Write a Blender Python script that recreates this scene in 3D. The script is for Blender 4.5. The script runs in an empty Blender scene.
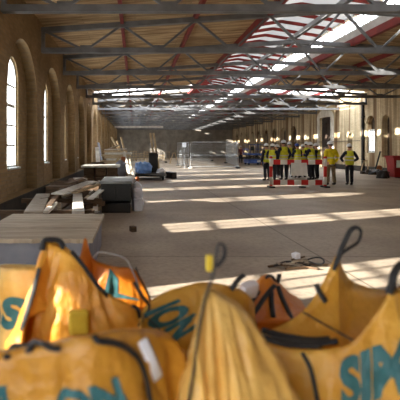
import bpy, bmesh, math, random
from mathutils import Vector, Matrix, noise
from mathutils.bvhtree import BVHTree
R = math.radians
PI = math.pi
S = bpy.context.scene
COL = S.collection
random.seed(7)

# ------------------------------------------------------------------ frame of the place
F, H, VX, VY = 450.0, 1.55, 135.0, 148.0          # focal length in px, eye height, vanishing point
XL, XR = -2.78, 15.15                              # faces of the two long walls
XC = (XL + XR) / 2
Y0, Y1 = -3.0, 70.0
BAY, T0 = 4.01, 9.39                               # truss spacing, first truss in view
SLOPE = 0.068
EYE = Vector((0, 0, H))


def P(px, py, Y):
    return Vector(((px - VX) * Y / F, Y, H - (py - VY) * Y / F))


def gY(py):
    return H * F / (py - VY)


def G(px, py):
    v = P(px, py, gY(py)); v.z = 0
    return v


def lin(*c):
    return tuple(((v / 255) / 12.92 if v <= 10 else ((v / 255 + 0.055) / 1.055) ** 2.4) for v in c)


# ------------------------------------------------------------------ materials
MATS = {}


def node_mat(name):
    m = bpy.data.materials.new(name); m.use_nodes = True
    nt = m.node_tree; b = nt.nodes['Principled BSDF']
    return m, nt, b


def pm(name, c1, c2=None, scale=6.0, rough=0.6, metal=0.0, bump=0.0, stretch=(1, 1, 1), detail=4, coord='Object', spec=0.4,
       lo=0.35, hi=0.65):
    """plain procedural material: two colours mixed by noise, optional bump"""
    if name in MATS: return MATS[name]
    m, nt, b = node_mat(name)
    c2 = c2 or tuple(v * 0.8 for v in c1)
    tc = nt.nodes.new('ShaderNodeTexCoord'); mp = nt.nodes.new('ShaderNodeMapping')
    mp.inputs['Scale'].default_value = stretch
    nz = nt.nodes.new('ShaderNodeTexNoise'); nz.inputs['Scale'].default_value = scale; nz.inputs['Detail'].default_value = detail
    rp = nt.nodes.new('ShaderNodeValToRGB')
    rp.color_ramp.elements[0].position = lo; rp.color_ramp.elements[1].position = hi
    rp.color_ramp.elements[0].color = (*c1, 1); rp.color_ramp.elements[1].color = (*c2, 1)
    L = nt.links.new
    L(tc.outputs[coord], mp.inputs['Vector']); L(mp.outputs['Vector'], nz.inputs['Vector'])
    L(nz.outputs['Fac'], rp.inputs['Fac']); L(rp.outputs['Color'], b.inputs['Base Color'])
    b.inputs['Roughness'].default_value = rough; b.inputs['Metallic'].default_value = metal
    b.inputs['Specular IOR Level'].default_value = spec
    if bump:
        bp = nt.nodes.new('ShaderNodeBump'); bp.inputs['Strength'].default_value = bump; bp.inputs['Distance'].default_value = 0.02
        L(nz.outputs['Fac'], bp.inputs['Height']); L(bp.outputs['Normal'], b.inputs['Normal'])
    MATS[name] = m
    return m


def brick_mat(name, c1, c2, mortar, stain, stain_scale=(0.5, 0.5, 0.5), amount=0.6):
    m, nt, b = node_mat(name); L = nt.links.new
    geo = nt.nodes.new('ShaderNodeNewGeometry'); sep = nt.nodes.new('ShaderNodeSeparateXYZ'); comb = nt.nodes.new('ShaderNodeCombineXYZ')
    add = nt.nodes.new('ShaderNodeMath'); add.operation = 'ADD'
    L(geo.outputs['Position'], sep.inputs[0]); L(sep.outputs['X'], add.inputs[0]); L(sep.outputs['Y'], add.inputs[1])
    L(add.outputs[0], comb.inputs['X']); L(sep.outputs['Z'], comb.inputs['Y'])
    br = nt.nodes.new('ShaderNodeTexBrick'); br.inputs['Scale'].default_value = 1.0
    br.inputs['Brick Width'].default_value = 0.23; br.inputs['Row Height'].default_value = 0.085; br.inputs['Mortar Size'].default_value = 0.009
    br.inputs['Color1'].default_value = (*c1, 1); br.inputs['Color2'].default_value = (*c2, 1); br.inputs['Mortar'].default_value = (*mortar, 1)
    L(comb.outputs[0], br.inputs['Vector'])
    mp = nt.nodes.new('ShaderNodeMapping'); mp.inputs['Scale'].default_value = stain_scale
    L(geo.outputs['Position'], mp.inputs[0])
    nz = nt.nodes.new('ShaderNodeTexNoise'); nz.inputs['Scale'].default_value = 1.0; nz.inputs['Detail'].default_value = 6
    L(mp.outputs[0], nz.inputs['Vector'])
    rp = nt.nodes.new('ShaderNodeValToRGB'); rp.color_ramp.elements[0].position = 0.42; rp.color_ramp.elements[1].position = 0.62
    rp.color_ramp.elements[0].color = (0, 0, 0, 1); rp.color_ramp.elements[1].color = (amount, amount, amount, 1)
    L(nz.outputs['Fac'], rp.inputs['Fac'])
    mx = nt.nodes.new('ShaderNodeMixRGB'); L(rp.outputs['Color'], mx.inputs['Fac']); L(br.outputs['Color'], mx.inputs['Color1'])
    mx.inputs['Color2'].default_value = (*stain, 1)
    L(mx.outputs['Color'], b.inputs['Base Color'])
    bp = nt.nodes.new('ShaderNodeBump'); bp.inputs['Strength'].default_value = 0.5; bp.inputs['Distance'].default_value = 0.01; bp.invert = True
    L(br.outputs['Fac'], bp.inputs['Height']); L(bp.outputs['Normal'], b.inputs['Normal'])
    b.inputs['Roughness'].default_value = 0.85; b.inputs['Specular IOR Level'].default_value = 0.2
    return m


def floor_mat():
    m, nt, b = node_mat('worn_concrete'); L = nt.links.new
    geo = nt.nodes.new('ShaderNodeNewGeometry')
    n1 = nt.nodes.new('ShaderNodeTexNoise'); n1.inputs['Scale'].default_value = 0.55; n1.inputs['Detail'].default_value = 8
    n2 = nt.nodes.new('ShaderNodeTexNoise'); n2.inputs['Scale'].default_value = 14; n2.inputs['Detail'].default_value = 5
    L(geo.outputs['Position'], n1.inputs['Vector']); L(geo.outputs['Position'], n2.inputs['Vector'])
    r1 = nt.nodes.new('ShaderNodeValToRGB'); r1.color_ramp.elements[0].position = 0.35; r1.color_ramp.elements[1].position = 0.68
    r1.color_ramp.elements[0].color = (*lin(152, 136, 118), 1); r1.color_ramp.elements[1].color = (*lin(190, 173, 150), 1)
    r2 = nt.nodes.new('ShaderNodeValToRGB'); r2.color_ramp.elements[0].position = 0.3; r2.color_ramp.elements[1].position = 0.55
    r2.color_ramp.elements[0].color = (0.75, 0.75, 0.75, 1); r2.color_ramp.elements[1].color = (1, 1, 1, 1)
    L(n1.outputs['Fac'], r1.inputs['Fac']); L(n2.outputs['Fac'], r2.inputs['Fac'])
    mul = nt.nodes.new('ShaderNodeMixRGB'); mul.blend_type = 'MULTIPLY'; mul.inputs['Fac'].default_value = 1
    L(r1.outputs['Color'], mul.inputs['Color1']); L(r2.outputs['Color'], mul.inputs['Color2'])
    # slab joints
    mp = nt.nodes.new('ShaderNodeMapping'); mp.inputs['Location'].default_value = (1.36, 1.6, 0)
    L(geo.outputs['Position'], mp.inputs[0])
    br = nt.nodes.new('ShaderNodeTexBrick'); br.offset = 0; br.inputs['Scale'].default_value = 1
    br.inputs['Brick Width'].default_value = 4.0; br.inputs['Row Height'].default_value = 4.01; br.inputs['Mortar Size'].default_value = 0.012
    br.inputs['Color1'].default_value = (1, 1, 1, 1); br.inputs['Color2'].default_value = (0.9, 0.9, 0.9, 1); br.inputs['Mortar'].default_value = (0.35, 0.33, 0.3, 1)
    L(mp.outputs[0], br.inputs['Vector'])
    m2 = nt.nodes.new('ShaderNodeMixRGB'); m2.blend_type = 'MULTIPLY'; m2.inputs['Fac'].default_value = 1
    L(mul.outputs['Color'], m2.inputs['Color1']); L(br.outputs['Color'], m2.inputs['Color2'])
    L(m2.outputs['Color'], b.inputs['Base Color'])
    b.inputs['Roughness'].default_value = 0.55; b.inputs['Specular IOR Level'].default_value = 0.35
    bp = nt.nodes.new('ShaderNodeBump'); bp.inputs['Strength'].default_value = 0.15; bp.inputs['Distance'].default_value = 0.01
    L(n2.outputs['Fac'], bp.inputs['Height']); L(bp.outputs['Normal'], b.inputs['Normal'])
    return m


def board_mat(name, c1, c2, width=0.14, axis='X'):
    """boarding: long narrow boards in two tones"""
    m, nt, b = node_mat(name); L = nt.links.new
    geo = nt.nodes.new('ShaderNodeNewGeometry'); mp = nt.nodes.new('ShaderNodeMapping')
    if axis == 'Y': mp.inputs['Rotation'].default_value = (0, 0, PI / 2)
    L(geo.outputs['Position'], mp.inputs[0])
    br = nt.nodes.new('ShaderNodeTexBrick'); br.inputs['Scale'].default_value = 1; br.inputs['Brick Width'].default_value = 3.1
    br.inputs['Row Height'].default_value = width; br.inputs['Mortar Size'].default_value = 0.006
    br.inputs['Color1'].default_value = (*c1, 1); br.inputs['Color2'].default_value = (*c2, 1)
    br.inputs['Mortar'].default_value = (*[v * 0.3 for v in c1], 1)
    L(mp.outputs[0], br.inputs['Vector'])
    nz = nt.nodes.new('ShaderNodeTexNoise'); nz.inputs['Scale'].default_value = 1.3; nz.inputs['Detail'].default_value = 8
    m3 = nt.nodes.new('ShaderNodeMapping'); m3.inputs['Scale'].default_value = (0.6, 4, 1) if axis == 'X' else (4, 0.6, 1)
    L(geo.outputs['Position'], m3.inputs[0]); L(m3.outputs[0], nz.inputs['Vector'])
    rp = nt.nodes.new('ShaderNodeValToRGB'); rp.color_ramp.elements[0].position = 0.38; rp.color_ramp.elements[1].position = 0.6
    rp.color_ramp.elements[0].color = (0.55, 0.5, 0.45, 1); rp.color_ramp.elements[1].color = (1, 1, 1, 1)
    L(nz.outputs['Fac'], rp.inputs['Fac'])
    mu = nt.nodes.new('ShaderNodeMixRGB'); mu.blend_type = 'MULTIPLY'; mu.inputs['Fac'].default_value = 1
    L(br.outputs['Color'], mu.inputs['Color1']); L(rp.outputs['Color'], mu.inputs['Color2']); L(mu.outputs['Color'], b.inputs['Base Color'])
    b.inputs['Roughness'].default_value = 0.8; b.inputs['Specular IOR Level'].default_value = 0.2
    return m


def glass_mat(name, tint=(0.95, 0.97, 1.0), gloss=0.08, haze=0.0):
    m = bpy.data.materials.new(name); m.use_nodes = True; nt = m.node_tree; L = nt.links.new
    for n in list(nt.nodes):
        if n.type == 'BSDF_PRINCIPLED': nt.nodes.remove(n)
    out = nt.nodes['Material Output']
    tr = nt.nodes.new('ShaderNodeBsdfTransparent'); nz = nt.nodes.new('ShaderNodeTexNoise'); nz.inputs['Scale'].default_value = 3
    rp = nt.nodes.new('ShaderNodeValToRGB'); rp.color_ramp.elements[0].color = (*[v * 0.93 for v in tint], 1); rp.color_ramp.elements[1].color = (*tint, 1)
    L(nz.outputs['Fac'], rp.inputs['Fac']); L(rp.outputs['Color'], tr.inputs['Color'])
    gl = nt.nodes.new('ShaderNodeBsdfGlossy'); gl.inputs['Roughness'].default_value = 0.05
    mx = nt.nodes.new('ShaderNodeMixShader'); mx.inputs['Fac'].default_value = gloss
    L(tr.outputs[0], mx.inputs[1]); L(gl.outputs[0], mx.inputs[2])
    last = mx
    if haze:
        tl = nt.nodes.new('ShaderNodeBsdfTranslucent'); tl.inputs['Color'].default_value = (0.8, 0.82, 0.84, 1)
        m2 = nt.nodes.new('ShaderNodeMixShader'); m2.inputs['Fac'].default_value = haze
        L(mx.outputs[0], m2.inputs[1]); L(tl.outputs[0], m2.inputs[2]); last = m2
    L(last.outputs[0], out.inputs['Surface'])
    return m


def bag_mat(name, c1, c2):
    """woven polypropylene: ochre with worn pale creases, fine weave bump, a little light through it"""
    m, nt, b = node_mat(name); L = nt.links.new
    tc = nt.nodes.new('ShaderNodeTexCoord')
    nz = nt.nodes.new('ShaderNodeTexNoise'); nz.inputs['Scale'].default_value = 4.5; nz.inputs['Detail'].default_value = 6
    L(tc.outputs['Object'], nz.inputs['Vector'])
    rp = nt.nodes.new('ShaderNodeValToRGB'); rp.color_ramp.elements[0].position = 0.35; rp.color_ramp.elements[1].position = 0.68
    rp.color_ramp.elements[0].color = (*c1, 1); rp.color_ramp.elements[1].color = (*c2, 1)
    L(nz.outputs['Fac'], rp.inputs['Fac']); L(rp.outputs['Color'], b.inputs['Base Color'])
    w1 = nt.nodes.new('ShaderNodeTexWave'); w1.inputs['Scale'].default_value = 90; w1.inputs['Distortion'].default_value = 1
    n2 = nt.nodes.new('ShaderNodeTexNoise'); n2.inputs['Scale'].default_value = 16; n2.inputs['Detail'].default_value = 4
    L(tc.outputs['Object'], w1.inputs['Vector']); L(tc.outputs['Object'], n2.inputs['Vector'])
    b1 = nt.nodes.new('ShaderNodeBump'); b1.inputs['Strength'].default_value = 0.08; b1.inputs['Distance'].default_value = 0.003
    b2 = nt.nodes.new('ShaderNodeBump'); b2.inputs['Strength'].default_value = 0.6; b2.inputs['Distance'].default_value = 0.03
    L(w1.outputs['Fac'], b1.inputs['Height']); L(n2.outputs['Fac'], b2.inputs['Height']); L(b2.outputs['Normal'], b1.inputs['Normal'])
    L(b1.outputs['Normal'], b.inputs['Normal'])
    b.inputs['Roughness'].default_value = 0.42; b.inputs['Specular IOR Level'].default_value = 0.5
    return m


def vest_mat(name, base, band=(0.62, 0.62, 0.58), zs=((1.02, 1.07), (1.16, 1.21))):
    """hi-vis cloth with reflective hoops at fixed heights on the garment"""
    m, nt, b = node_mat(name); L = nt.links.new
    tc = nt.nodes.new('ShaderNodeTexCoord'); sp = nt.nodes.new('ShaderNodeSeparateXYZ'); L(tc.outputs['Object'], sp.inputs[0])
    nz = nt.nodes.new('ShaderNodeTexNoise'); nz.inputs['Scale'].default_value = 9; L(tc.outputs['Object'], nz.inputs['Vector'])
    rp = nt.nodes.new('ShaderNodeValToRGB'); rp.color_ramp.elements[0].color = (*[v * 0.75 for v in base], 1); rp.color_ramp.elements[1].color = (*base, 1)
    rp.color_ramp.elements[0].position = 0.3; rp.color_ramp.elements[1].position = 0.6
    L(nz.outputs['Fac'], rp.inputs['Fac'])
    acc = None
    for z0, z1 in zs:
        c = nt.nodes.new('ShaderNodeMath'); c.operation = 'COMPARE'; c.inputs[1].default_value = (z0 + z1) / 2; c.inputs[2].default_value = (z1 - z0) / 2
        L(sp.outputs['Z'], c.inputs[0])
        if acc is None: acc = c
        else:
            a = nt.nodes.new('ShaderNodeMath'); a.operation = 'MAXIMUM'; L(acc.outputs[0], a.inputs[0]); L(c.outputs[0], a.inputs[1]); acc = a
    mx = nt.nodes.new('ShaderNodeMixRGB'); L(acc.outputs[0], mx.inputs['Fac']); L(rp.outputs['Color'], mx.inputs['Color1']); mx.inputs['Color2'].default_value = (*band, 1)
    L(mx.outputs['Color'], b.inputs['Base Color']); b.inputs['Roughness'].default_value = 0.7
    return m


def emit_mat(name, col, strength):
    m = bpy.data.materials.new(name); m.use_nodes = True; nt = m.node_tree
    b = nt.nodes['Principled BSDF']; b.inputs['Base Color'].default_value = (*col, 1)
    b.inputs['Emission Color'].default_value = (*col, 1); b.inputs['Emission Strength'].default_value = strength
    return m


def sheet_mat(name, col, through):
    m, nt, b = node_mat(name); L = nt.links.new
    nz = nt.nodes.new('ShaderNodeTexNoise'); nz.inputs['Scale'].default_value = 1.5
    rp = nt.nodes.new('ShaderNodeValToRGB'); rp.color_ramp.elements[0].color = (*[v * 0.8 for v in col], 1); rp.color_ramp.elements[1].color = (*col, 1)
    L(nz.outputs['Fac'], rp.inputs['Fac']); L(rp.outputs['Color'], b.inputs['Base Color']); b.inputs['Roughness'].default_value = 0.6
    tl = nt.nodes.new('ShaderNodeBsdfTranslucent'); L(rp.outputs['Color'], tl.inputs['Color'])
    mx = nt.nodes.new('ShaderNodeMixShader'); mx.inputs['Fac'].default_value = through
    L(b.outputs[0], mx.inputs[1]); L(tl.outputs[0], mx.inputs[2]); L(mx.outputs[0], nt.nodes['Material Output'].inputs['Surface'])
    return m


M = dict(
    brick=brick_mat('brown_brick', lin(172, 144, 104), lin(150, 124, 88), lin(150, 132, 104), lin(112, 92, 64), (0.45, 0.45, 0.3)),
    limebrick=brick_mat('limewashed_brick', lin(224, 204, 164), lin(210, 188, 148), lin(196, 178, 142), lin(104, 72, 42), (2.4, 2.4, 0.12), 0.9),
    plinth=pm('tarred_plinth', lin(46, 40, 34), lin(64, 56, 46), 3, 0.8),
    render=pm('white_render', lin(236, 230, 216), lin(214, 206, 188), 2.5, 0.8),
    floor=floor_mat(),
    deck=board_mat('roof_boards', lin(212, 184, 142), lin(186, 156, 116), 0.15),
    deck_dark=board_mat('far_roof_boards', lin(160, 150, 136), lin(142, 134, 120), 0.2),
    steel=pm('grey_painted_steel', lin(96, 96, 96), lin(118, 118, 118), 3, 0.42, 0.0, spec=0.5),
    red=pm('red_oxide_paint', lin(138, 40, 34), lin(112, 34, 30), 2.5, 0.6),
    white=pm('white_frame_paint', lin(226, 226, 222), lin(206, 206, 200), 4, 0.5),
    glass=glass_mat('window_glass'),
    hazyglass=glass_mat('dusty_roof_glass', (0.92, 0.94, 0.96), 0.06, 0.12),
    dustyglass=glass_mat('dusty_window_glass', (0.42, 0.42, 0.4), 0.06, 0.2),
    poly=pm('lantern_sheeting', lin(196, 192, 186), lin(176, 172, 166), 2, 0.6),
    lantern=sheet_mat('lantern_roof_sheet', lin(186, 184, 180), 0.12),
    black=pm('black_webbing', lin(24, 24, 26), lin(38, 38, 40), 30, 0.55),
    greyweb=pm('grey_webbing', lin(62, 64, 64), lin(48, 50, 52), 30, 0.6),
    teal=pm('teal_print', lin(40, 92, 98), lin(58, 112, 118), 12, 0.5),
    oldwood=pm('weathered_wood', lin(184, 172, 154), lin(142, 128, 110), 5, 0.8, stretch=(1, 7, 7), bump=0.3),
    palewood=pm('pale_sawn_wood', lin(206, 184, 148), lin(176, 150, 112), 5, 0.7, stretch=(1, 6, 6)),
    brownwood=pm('brown_timber', lin(104, 80, 56), lin(74, 56, 38), 5, 0.8, stretch=(1, 6, 6), bump=0.2),
    whitewood=pm('white_painted_board', lin(226, 220, 208), lin(196, 188, 174), 4, 0.6),
    slab=pm('grey_slab_side', lin(142, 142, 148), lin(122, 122, 130), 3, 0.75, bump=0.1),
    slabtop=pm('weathered_sheet_top', lin(190, 174, 150), lin(158, 142, 120), 2.2, 0.75, stretch=(0.7, 5, 1), bump=0.2),
    darkmetal=pm('dark_green_metal', lin(36, 36, 33), lin(28, 29, 27), 3, 0.5),
    lidmetal=pm('pale_metal_lid', lin(150, 152, 150), lin(120, 122, 120), 3, 0.4),
    blackbox=pm('black_steel', lin(30, 28, 26), lin(44, 40, 36), 3, 0.5),
    blue=pm('blue_sheeting', lin(96, 140, 206), lin(132, 170, 224), 4, 0.4, bump=0.4),
    sack=pm('white_plastic_sack', lin(240, 240, 244), lin(222, 222, 228), 6, 0.35, bump=0.4),
    galv=pm('galvanised_tube', lin(176, 178, 178), lin(150, 152, 152), 8, 0.4, 0.3),
    liftblue=pm('blue_machine_paint', lin(62, 88, 150), lin(46, 70, 126), 3, 0.45),
    rubber=pm('black_rubber', lin(28, 28, 28), lin(40, 40, 40), 10, 0.8),
    redskip=pm('red_container_paint', lin(176, 34, 32), lin(146, 28, 28), 3, 0.5),
    barred=pm('red_reflective', lin(214, 38, 34), lin(190, 34, 30), 6, 0.45),
    barwhite=pm('white_reflective', lin(240, 238, 232), lin(222, 220, 212), 6, 0.45),
    skin=pm('skin', lin(214, 160, 128), lin(196, 140, 110), 10, 0.5),
    hair=pm('dark_hair', lin(52, 38, 28), lin(34, 26, 20), 30, 0.7),
    hatwhite=pm('white_hard_hat', lin(240, 240, 238), lin(226, 226, 224), 6, 0.3),
    hatblue=pm('blue_hard_hat', lin(44, 72, 160), lin(36, 60, 140), 6, 0.3),
    darkcloth=pm('dark_trouser_cloth', lin(30, 30, 36), lin(42, 42, 48), 14, 0.85),
    navy=pm('navy_jacket_cloth', lin(34, 38, 56), lin(26, 30, 44), 14, 0.85),
    khaki=pm('khaki_trouser_cloth', lin(140, 120, 88), lin(116, 98, 70), 14, 0.85),
    boot=pm('boot_leather', lin(46, 36, 28), lin(30, 24, 20), 14, 0.6),
    vest=vest_mat('hi_vis_vest', lin(226, 226, 44)),
    coat=vest_mat('hi_vis_coat', lin(248, 226, 20), zs=((0.82, 0.87), (1.12, 1.17))),
    lamp=emit_mat('lit_bulb', (1.0, 0.86, 0.6), 9.0),
    yellowtag=pm('yellow_paper', lin(232, 204, 70), lin(206, 172, 50), 8, 0.6),
    orange=pm('orange_plastic', lin(176, 104, 56), lin(146, 84, 44), 8, 0.5),
    rubble=pm('scrap_rubble', lin(96, 84, 72), lin(66, 56, 48), 12, 0.85),
    sash=pm('dark_door_paint', lin(62, 48, 36), lin(44, 34, 26), 4, 0.7, stretch=(1, 6, 1)),
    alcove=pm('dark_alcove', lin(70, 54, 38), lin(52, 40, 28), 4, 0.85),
    hoard=pm('grey_end_wall', lin(150, 142, 130), lin(124, 116, 106), 1.2, 0.8),
)


# ------------------------------------------------------------------ mesh helpers
class MB:
    def __init__(s): s.v, s.f, s.smooth = [], [], False

    def add(s, vs, fs):
        o = len(s.v); s.v += [Vector(v) for v in vs]; s.f += [tuple(i + o for i in f) for f in fs]; return s

    def box(s, c, size, rot=None, bev=0.0):
        c = Vector(c); hx, hy, hz = [q / 2 for q in size]
        if bev > 0:
            bm = bmesh.new(); bmesh.ops.create_cube(bm, size=1)
            for v in bm.verts: v.co = Vector((v.co.x * size[0], v.co.y * size[1], v.co.z * size[2]))
            bmesh.ops.bevel(bm, geom=list(bm.edges), offset=bev, segments=2, affect='EDGES', profile=0.5)
            bm.verts.ensure_lookup_table(); bm.verts.index_update()
            vs = [v.co.copy() for v in bm.verts]; fs = [tuple(v.index for v in f.verts) for f in bm.faces]; bm.free()
        else:
            vs = [Vector((x, y, z)) for x in (-hx, hx) for y in (-hy, hy) for z in (-hz, hz)]
            fs = [(0, 1, 3, 2), (4, 6, 7, 5), (0, 4, 5, 1), (2, 3, 7, 6), (0, 2, 6, 4), (1, 5, 7, 3)]
        if rot is not None:
            m = rot if isinstance(rot, Matrix) else Matrix.Rotation(rot, 3, 'Z')
            vs = [m @ v for v in vs]
        return s.add([v + c for v in vs], fs)

    def beam(s, a, b, w, h, up=(0, 0, 1), bev=0.0):
        a, b = Vector(a), Vector(b); d = (b - a); ln = d.length; x = d.normalized(); up = Vector(up)
        if abs(x.dot(up)) > 0.98: up = Vector((0, 1, 0))
        y = up.cross(x).normalized(); z = x.cross(y)
        m = Matrix((x, y, z)).transposed()
        return s.box((a + b) / 2, (ln, w, h), m, bev)

    def tube(s, pts, r, n=8, flat=1.0, up=(0, 0, 1), cap=True):
        """sweep; flat < 1 squashes the section along the second axis (webbing)"""
        pts = [Vector(p) for p in pts]; o = len(s.v); prev = None
        for i, p in enumerate(pts):
            t = (pts[min(i + 1, len(pts) - 1)] - pts[max(i - 1, 0)]).normalized()
            if prev is None:
                u = Vector(up)
                if abs(u.dot(t)) > 0.95: u = Vector((1, 0, 0))
            else: u = prev
            u = (u - t * u.dot(t)).normalized(); w = t.cross(u).normalized(); prev = u
            rr = r[i] if isinstance(r, (list, tuple)) else r
            for k in range(n):
                a = 2 * PI * k / n
                s.v.append(p + w * (math.cos(a) * rr) + u * (math.sin(a) * rr * flat))
        for i in range(len(pts) - 1):
            for k in range(n):
                s.f.append((o + i * n + k, o + i * n + (k + 1) % n, o + (i + 1) * n + (k + 1) % n, o + (i + 1) * n + k))
        if cap:
            s.f.append(tuple(o + k for k in reversed(range(n)))); s.f.append(tuple(o + (len(pts) - 1) * n + k for k in range(n)))
        return s

    def lathe(s, c, prof, n=20, axis='Z'):
        c = Vector(c); o = len(s.v)
        for r, z in prof:
            for k in range(n):
                a = 2 * PI * k / n; v = Vector((r * math.cos(a), r * math.sin(a), z))
                if axis == 'X': v = Vector((v.z, v.x, v.y))
                if axis == 'Y': v = Vector((v.x, v.z, v.y))
                s.v.append(c + v)
        for i in range(len(prof) - 1):
            for k in range(n):
                s.f.append((o + i * n + k, o + i * n + (k + 1) % n, o + (i + 1) * n + (k + 1) % n, o + (i + 1) * n + k))
        s.f.append(tuple(o + k for k in range(n))); s.f.append(tuple(o + (len(prof) - 1) * n + k for k in range(n)))
        return s

    def ring(s, A, B, closed=True):
        o = len(s.v); n = len(A); s.v += [Vector(p) for p in A] + [Vector(p) for p in B]
        for i in range(n if closed else n - 1):
            j = (i + 1) % n; s.f.append((o + i, o + j, o + n + j, o + n + i))
        return s

    def poly(s, pts):
        o = len(s.v); s.v += [Vector(p) for p in pts]; s.f.append(tuple(range(o, o + len(pts)))); return s

    def build(s, name, mat, parent=None, smooth=None):
        me = bpy.data.meshes.new(name)
        inv = wmat(parent).inverted() if parent is not None else Matrix.Identity(4)
        me.from_pydata([inv @ v for v in s.v], [], s.f); me.validate()
        bm = bmesh.new(); bm.from_mesh(me); bmesh.ops.recalc_face_normals(bm, faces=bm.faces); bm.to_mesh(me); bm.free()
        if smooth if smooth is not None else s.smooth:
            for p in me.polygons: p.use_smooth = True
        me.materials.append(mat)
        o = bpy.data.objects.new(name, me); COL.objects.link(o)
        if parent is not None: o.parent = parent
        return o


def wmat(o):
    m = o.matrix_basis.copy()
    while o.parent is not None:
        o = o.parent; m = o.matrix_basis @ m
    return m


def tag(o, label, cat, group=None, kind=None):
    if label: o['label'] = label
    if cat: o['category'] = cat
    if group: o['group'] = group
    if kind: o['kind'] = kind
    return o


def thing(name, label, cat, loc=(0, 0, 0), group=None, rz=0.0):
    o = bpy.data.objects.new(name, None); COL.objects.link(o)
    o.location = loc; o.rotation_euler = (0, 0, rz); o.empty_display_size = 0.2
    return tag(o, label, cat, group)


def solo(name, mb, mat, label, cat, group=None, smooth=None):
    """a thing that is one mesh: its origin goes to the middle of its base"""
    lo = Vector([min(v[i] for v in mb.v) for i in range(3)]); hi = Vector([max(v[i] for v in mb.v) for i in range(3)])
    c = Vector(((lo.x + hi.x) / 2, (lo.y + hi.y) / 2, lo.z))
    mb.v = [v - c for v in mb.v]
    o = mb.build(name, mat, None, smooth); o.location = c
    return tag(o, label, cat, group)


def struct(name, mb, mat, parent=None, smooth=None):
    o = mb.build(name, mat, parent, smooth)
    if parent is None: o['kind'] = 'structure'
    return o


def copy_tree(o, parent=None):
    c = o.copy(); COL.objects.link(c)
    if parent is not None: c.parent = parent
    for ch in list(o.children): copy_tree(ch, c)
    return c


ORD = ['first', 'second', 'third', 'fourth', 'fifth', 'sixth', 'seventh', 'eighth', 'ninth', 'tenth', 'eleventh', 'twelfth', 'thirteenth',
       'fourteenth', 'fifteenth', 'sixteenth', 'seventeenth', 'eighteenth', 'nineteenth', 'twentieth']


def catmull(pts, n, closed=False):
    pts = [Vector(p) for p in pts]; out = []; N = len(pts); segs = N if closed else N - 1
    for i in range(segs):
        g = (lambda k: pts[k % N]) if closed else (lambda k: pts[max(0, min(N - 1, k))])
        p0, p1, p2, p3 = g(i - 1), g(i), g(i + 1), g(i + 2)
        for k in range(n):
            t = k / n
            out.append(0.5 * ((2 * p1) + (p2 - p0) * t + (2 * p0 - 5 * p1 + 4 * p2 - p3) * t * t + (3 * p1 - p0 - 3 * p2 + p3) * t ** 3))
    if not closed: out.append(pts[-1])
    return out


# ------------------------------------------------------------------ people (built first: the skin modifier is evaluated here)
def skin_mesh(vs, es, rs, sub=1):
    me = bpy.data.meshes.new('skin_source'); me.from_pydata([Vector(v) for v in vs], es, [])
    o = bpy.data.objects.new('skin_source', me); COL.objects.link(o)
    o.modifiers.new('skin', 'SKIN')
    for i, r in enumerate(rs):
        sv = me.skin_vertices[0].data[i]; sv.radius = (r, r) if not isinstance(r, tuple) else r
    me.skin_vertices[0].data[0].use_root = True
    if sub:
        ss = o.modifiers.new('sub', 'SUBSURF'); ss.levels = sub; ss.render_levels = sub
    dg = bpy.context.evaluated_depsgraph_get(); dg.update()
    ev = o.evaluated_get(dg); em = ev.to_mesh()
    V = [v.co.copy() for v in em.vertices]; Fc = [tuple(p.vertices) for p in em.polygons]
    ev.to_mesh_clear(); bpy.data.objects.remove(o); bpy.data.meshes.remove(me)
    return V, Fc


def hand_proto():
    V, Fc = [], []

    def join(a):
        o = len(V); V.extend(a[0]); Fc.extend(tuple(i + o for i in f) for f in a[1])
    # right hand hanging down: fingers along -Z, thumb towards +Y, palm faces -X
    join(skin_mesh([(0, 0, 0.02), (0, 0, -0.045), (0, 0.0, -0.09)], [(0, 1), (1, 2)], [(0.018, 0.026), (0.016, 0.04), (0.013, 0.038)]))
    for k, (y, ln) in enumerate(((0.030, 0.070), (0.011, 0.080), (-0.009, 0.074), (-0.028, 0.058))):
        join(skin_mesh([(0, y * 0.9, -0.075), (0, y, -0.098), (-0.008, y, -0.098 - ln * 0.5), (-0.026, y, -0.098 - ln)],
                       [(0, 1), (1, 2), (2, 3)], [0.009, 0.009, 0.0085, 0.007]))
    join(skin_mesh([(0, 0.016, -0.03), (-0.006, 0.045, -0.055), (-0.014, 0.054, -0.085), (-0.02, 0.052, -0.108)],
                   [(0, 1), (1, 2), (2, 3)], [0.012, 0.011, 0.0095, 0.008]))
    return V, Fc


HAND = hand_proto()


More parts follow.
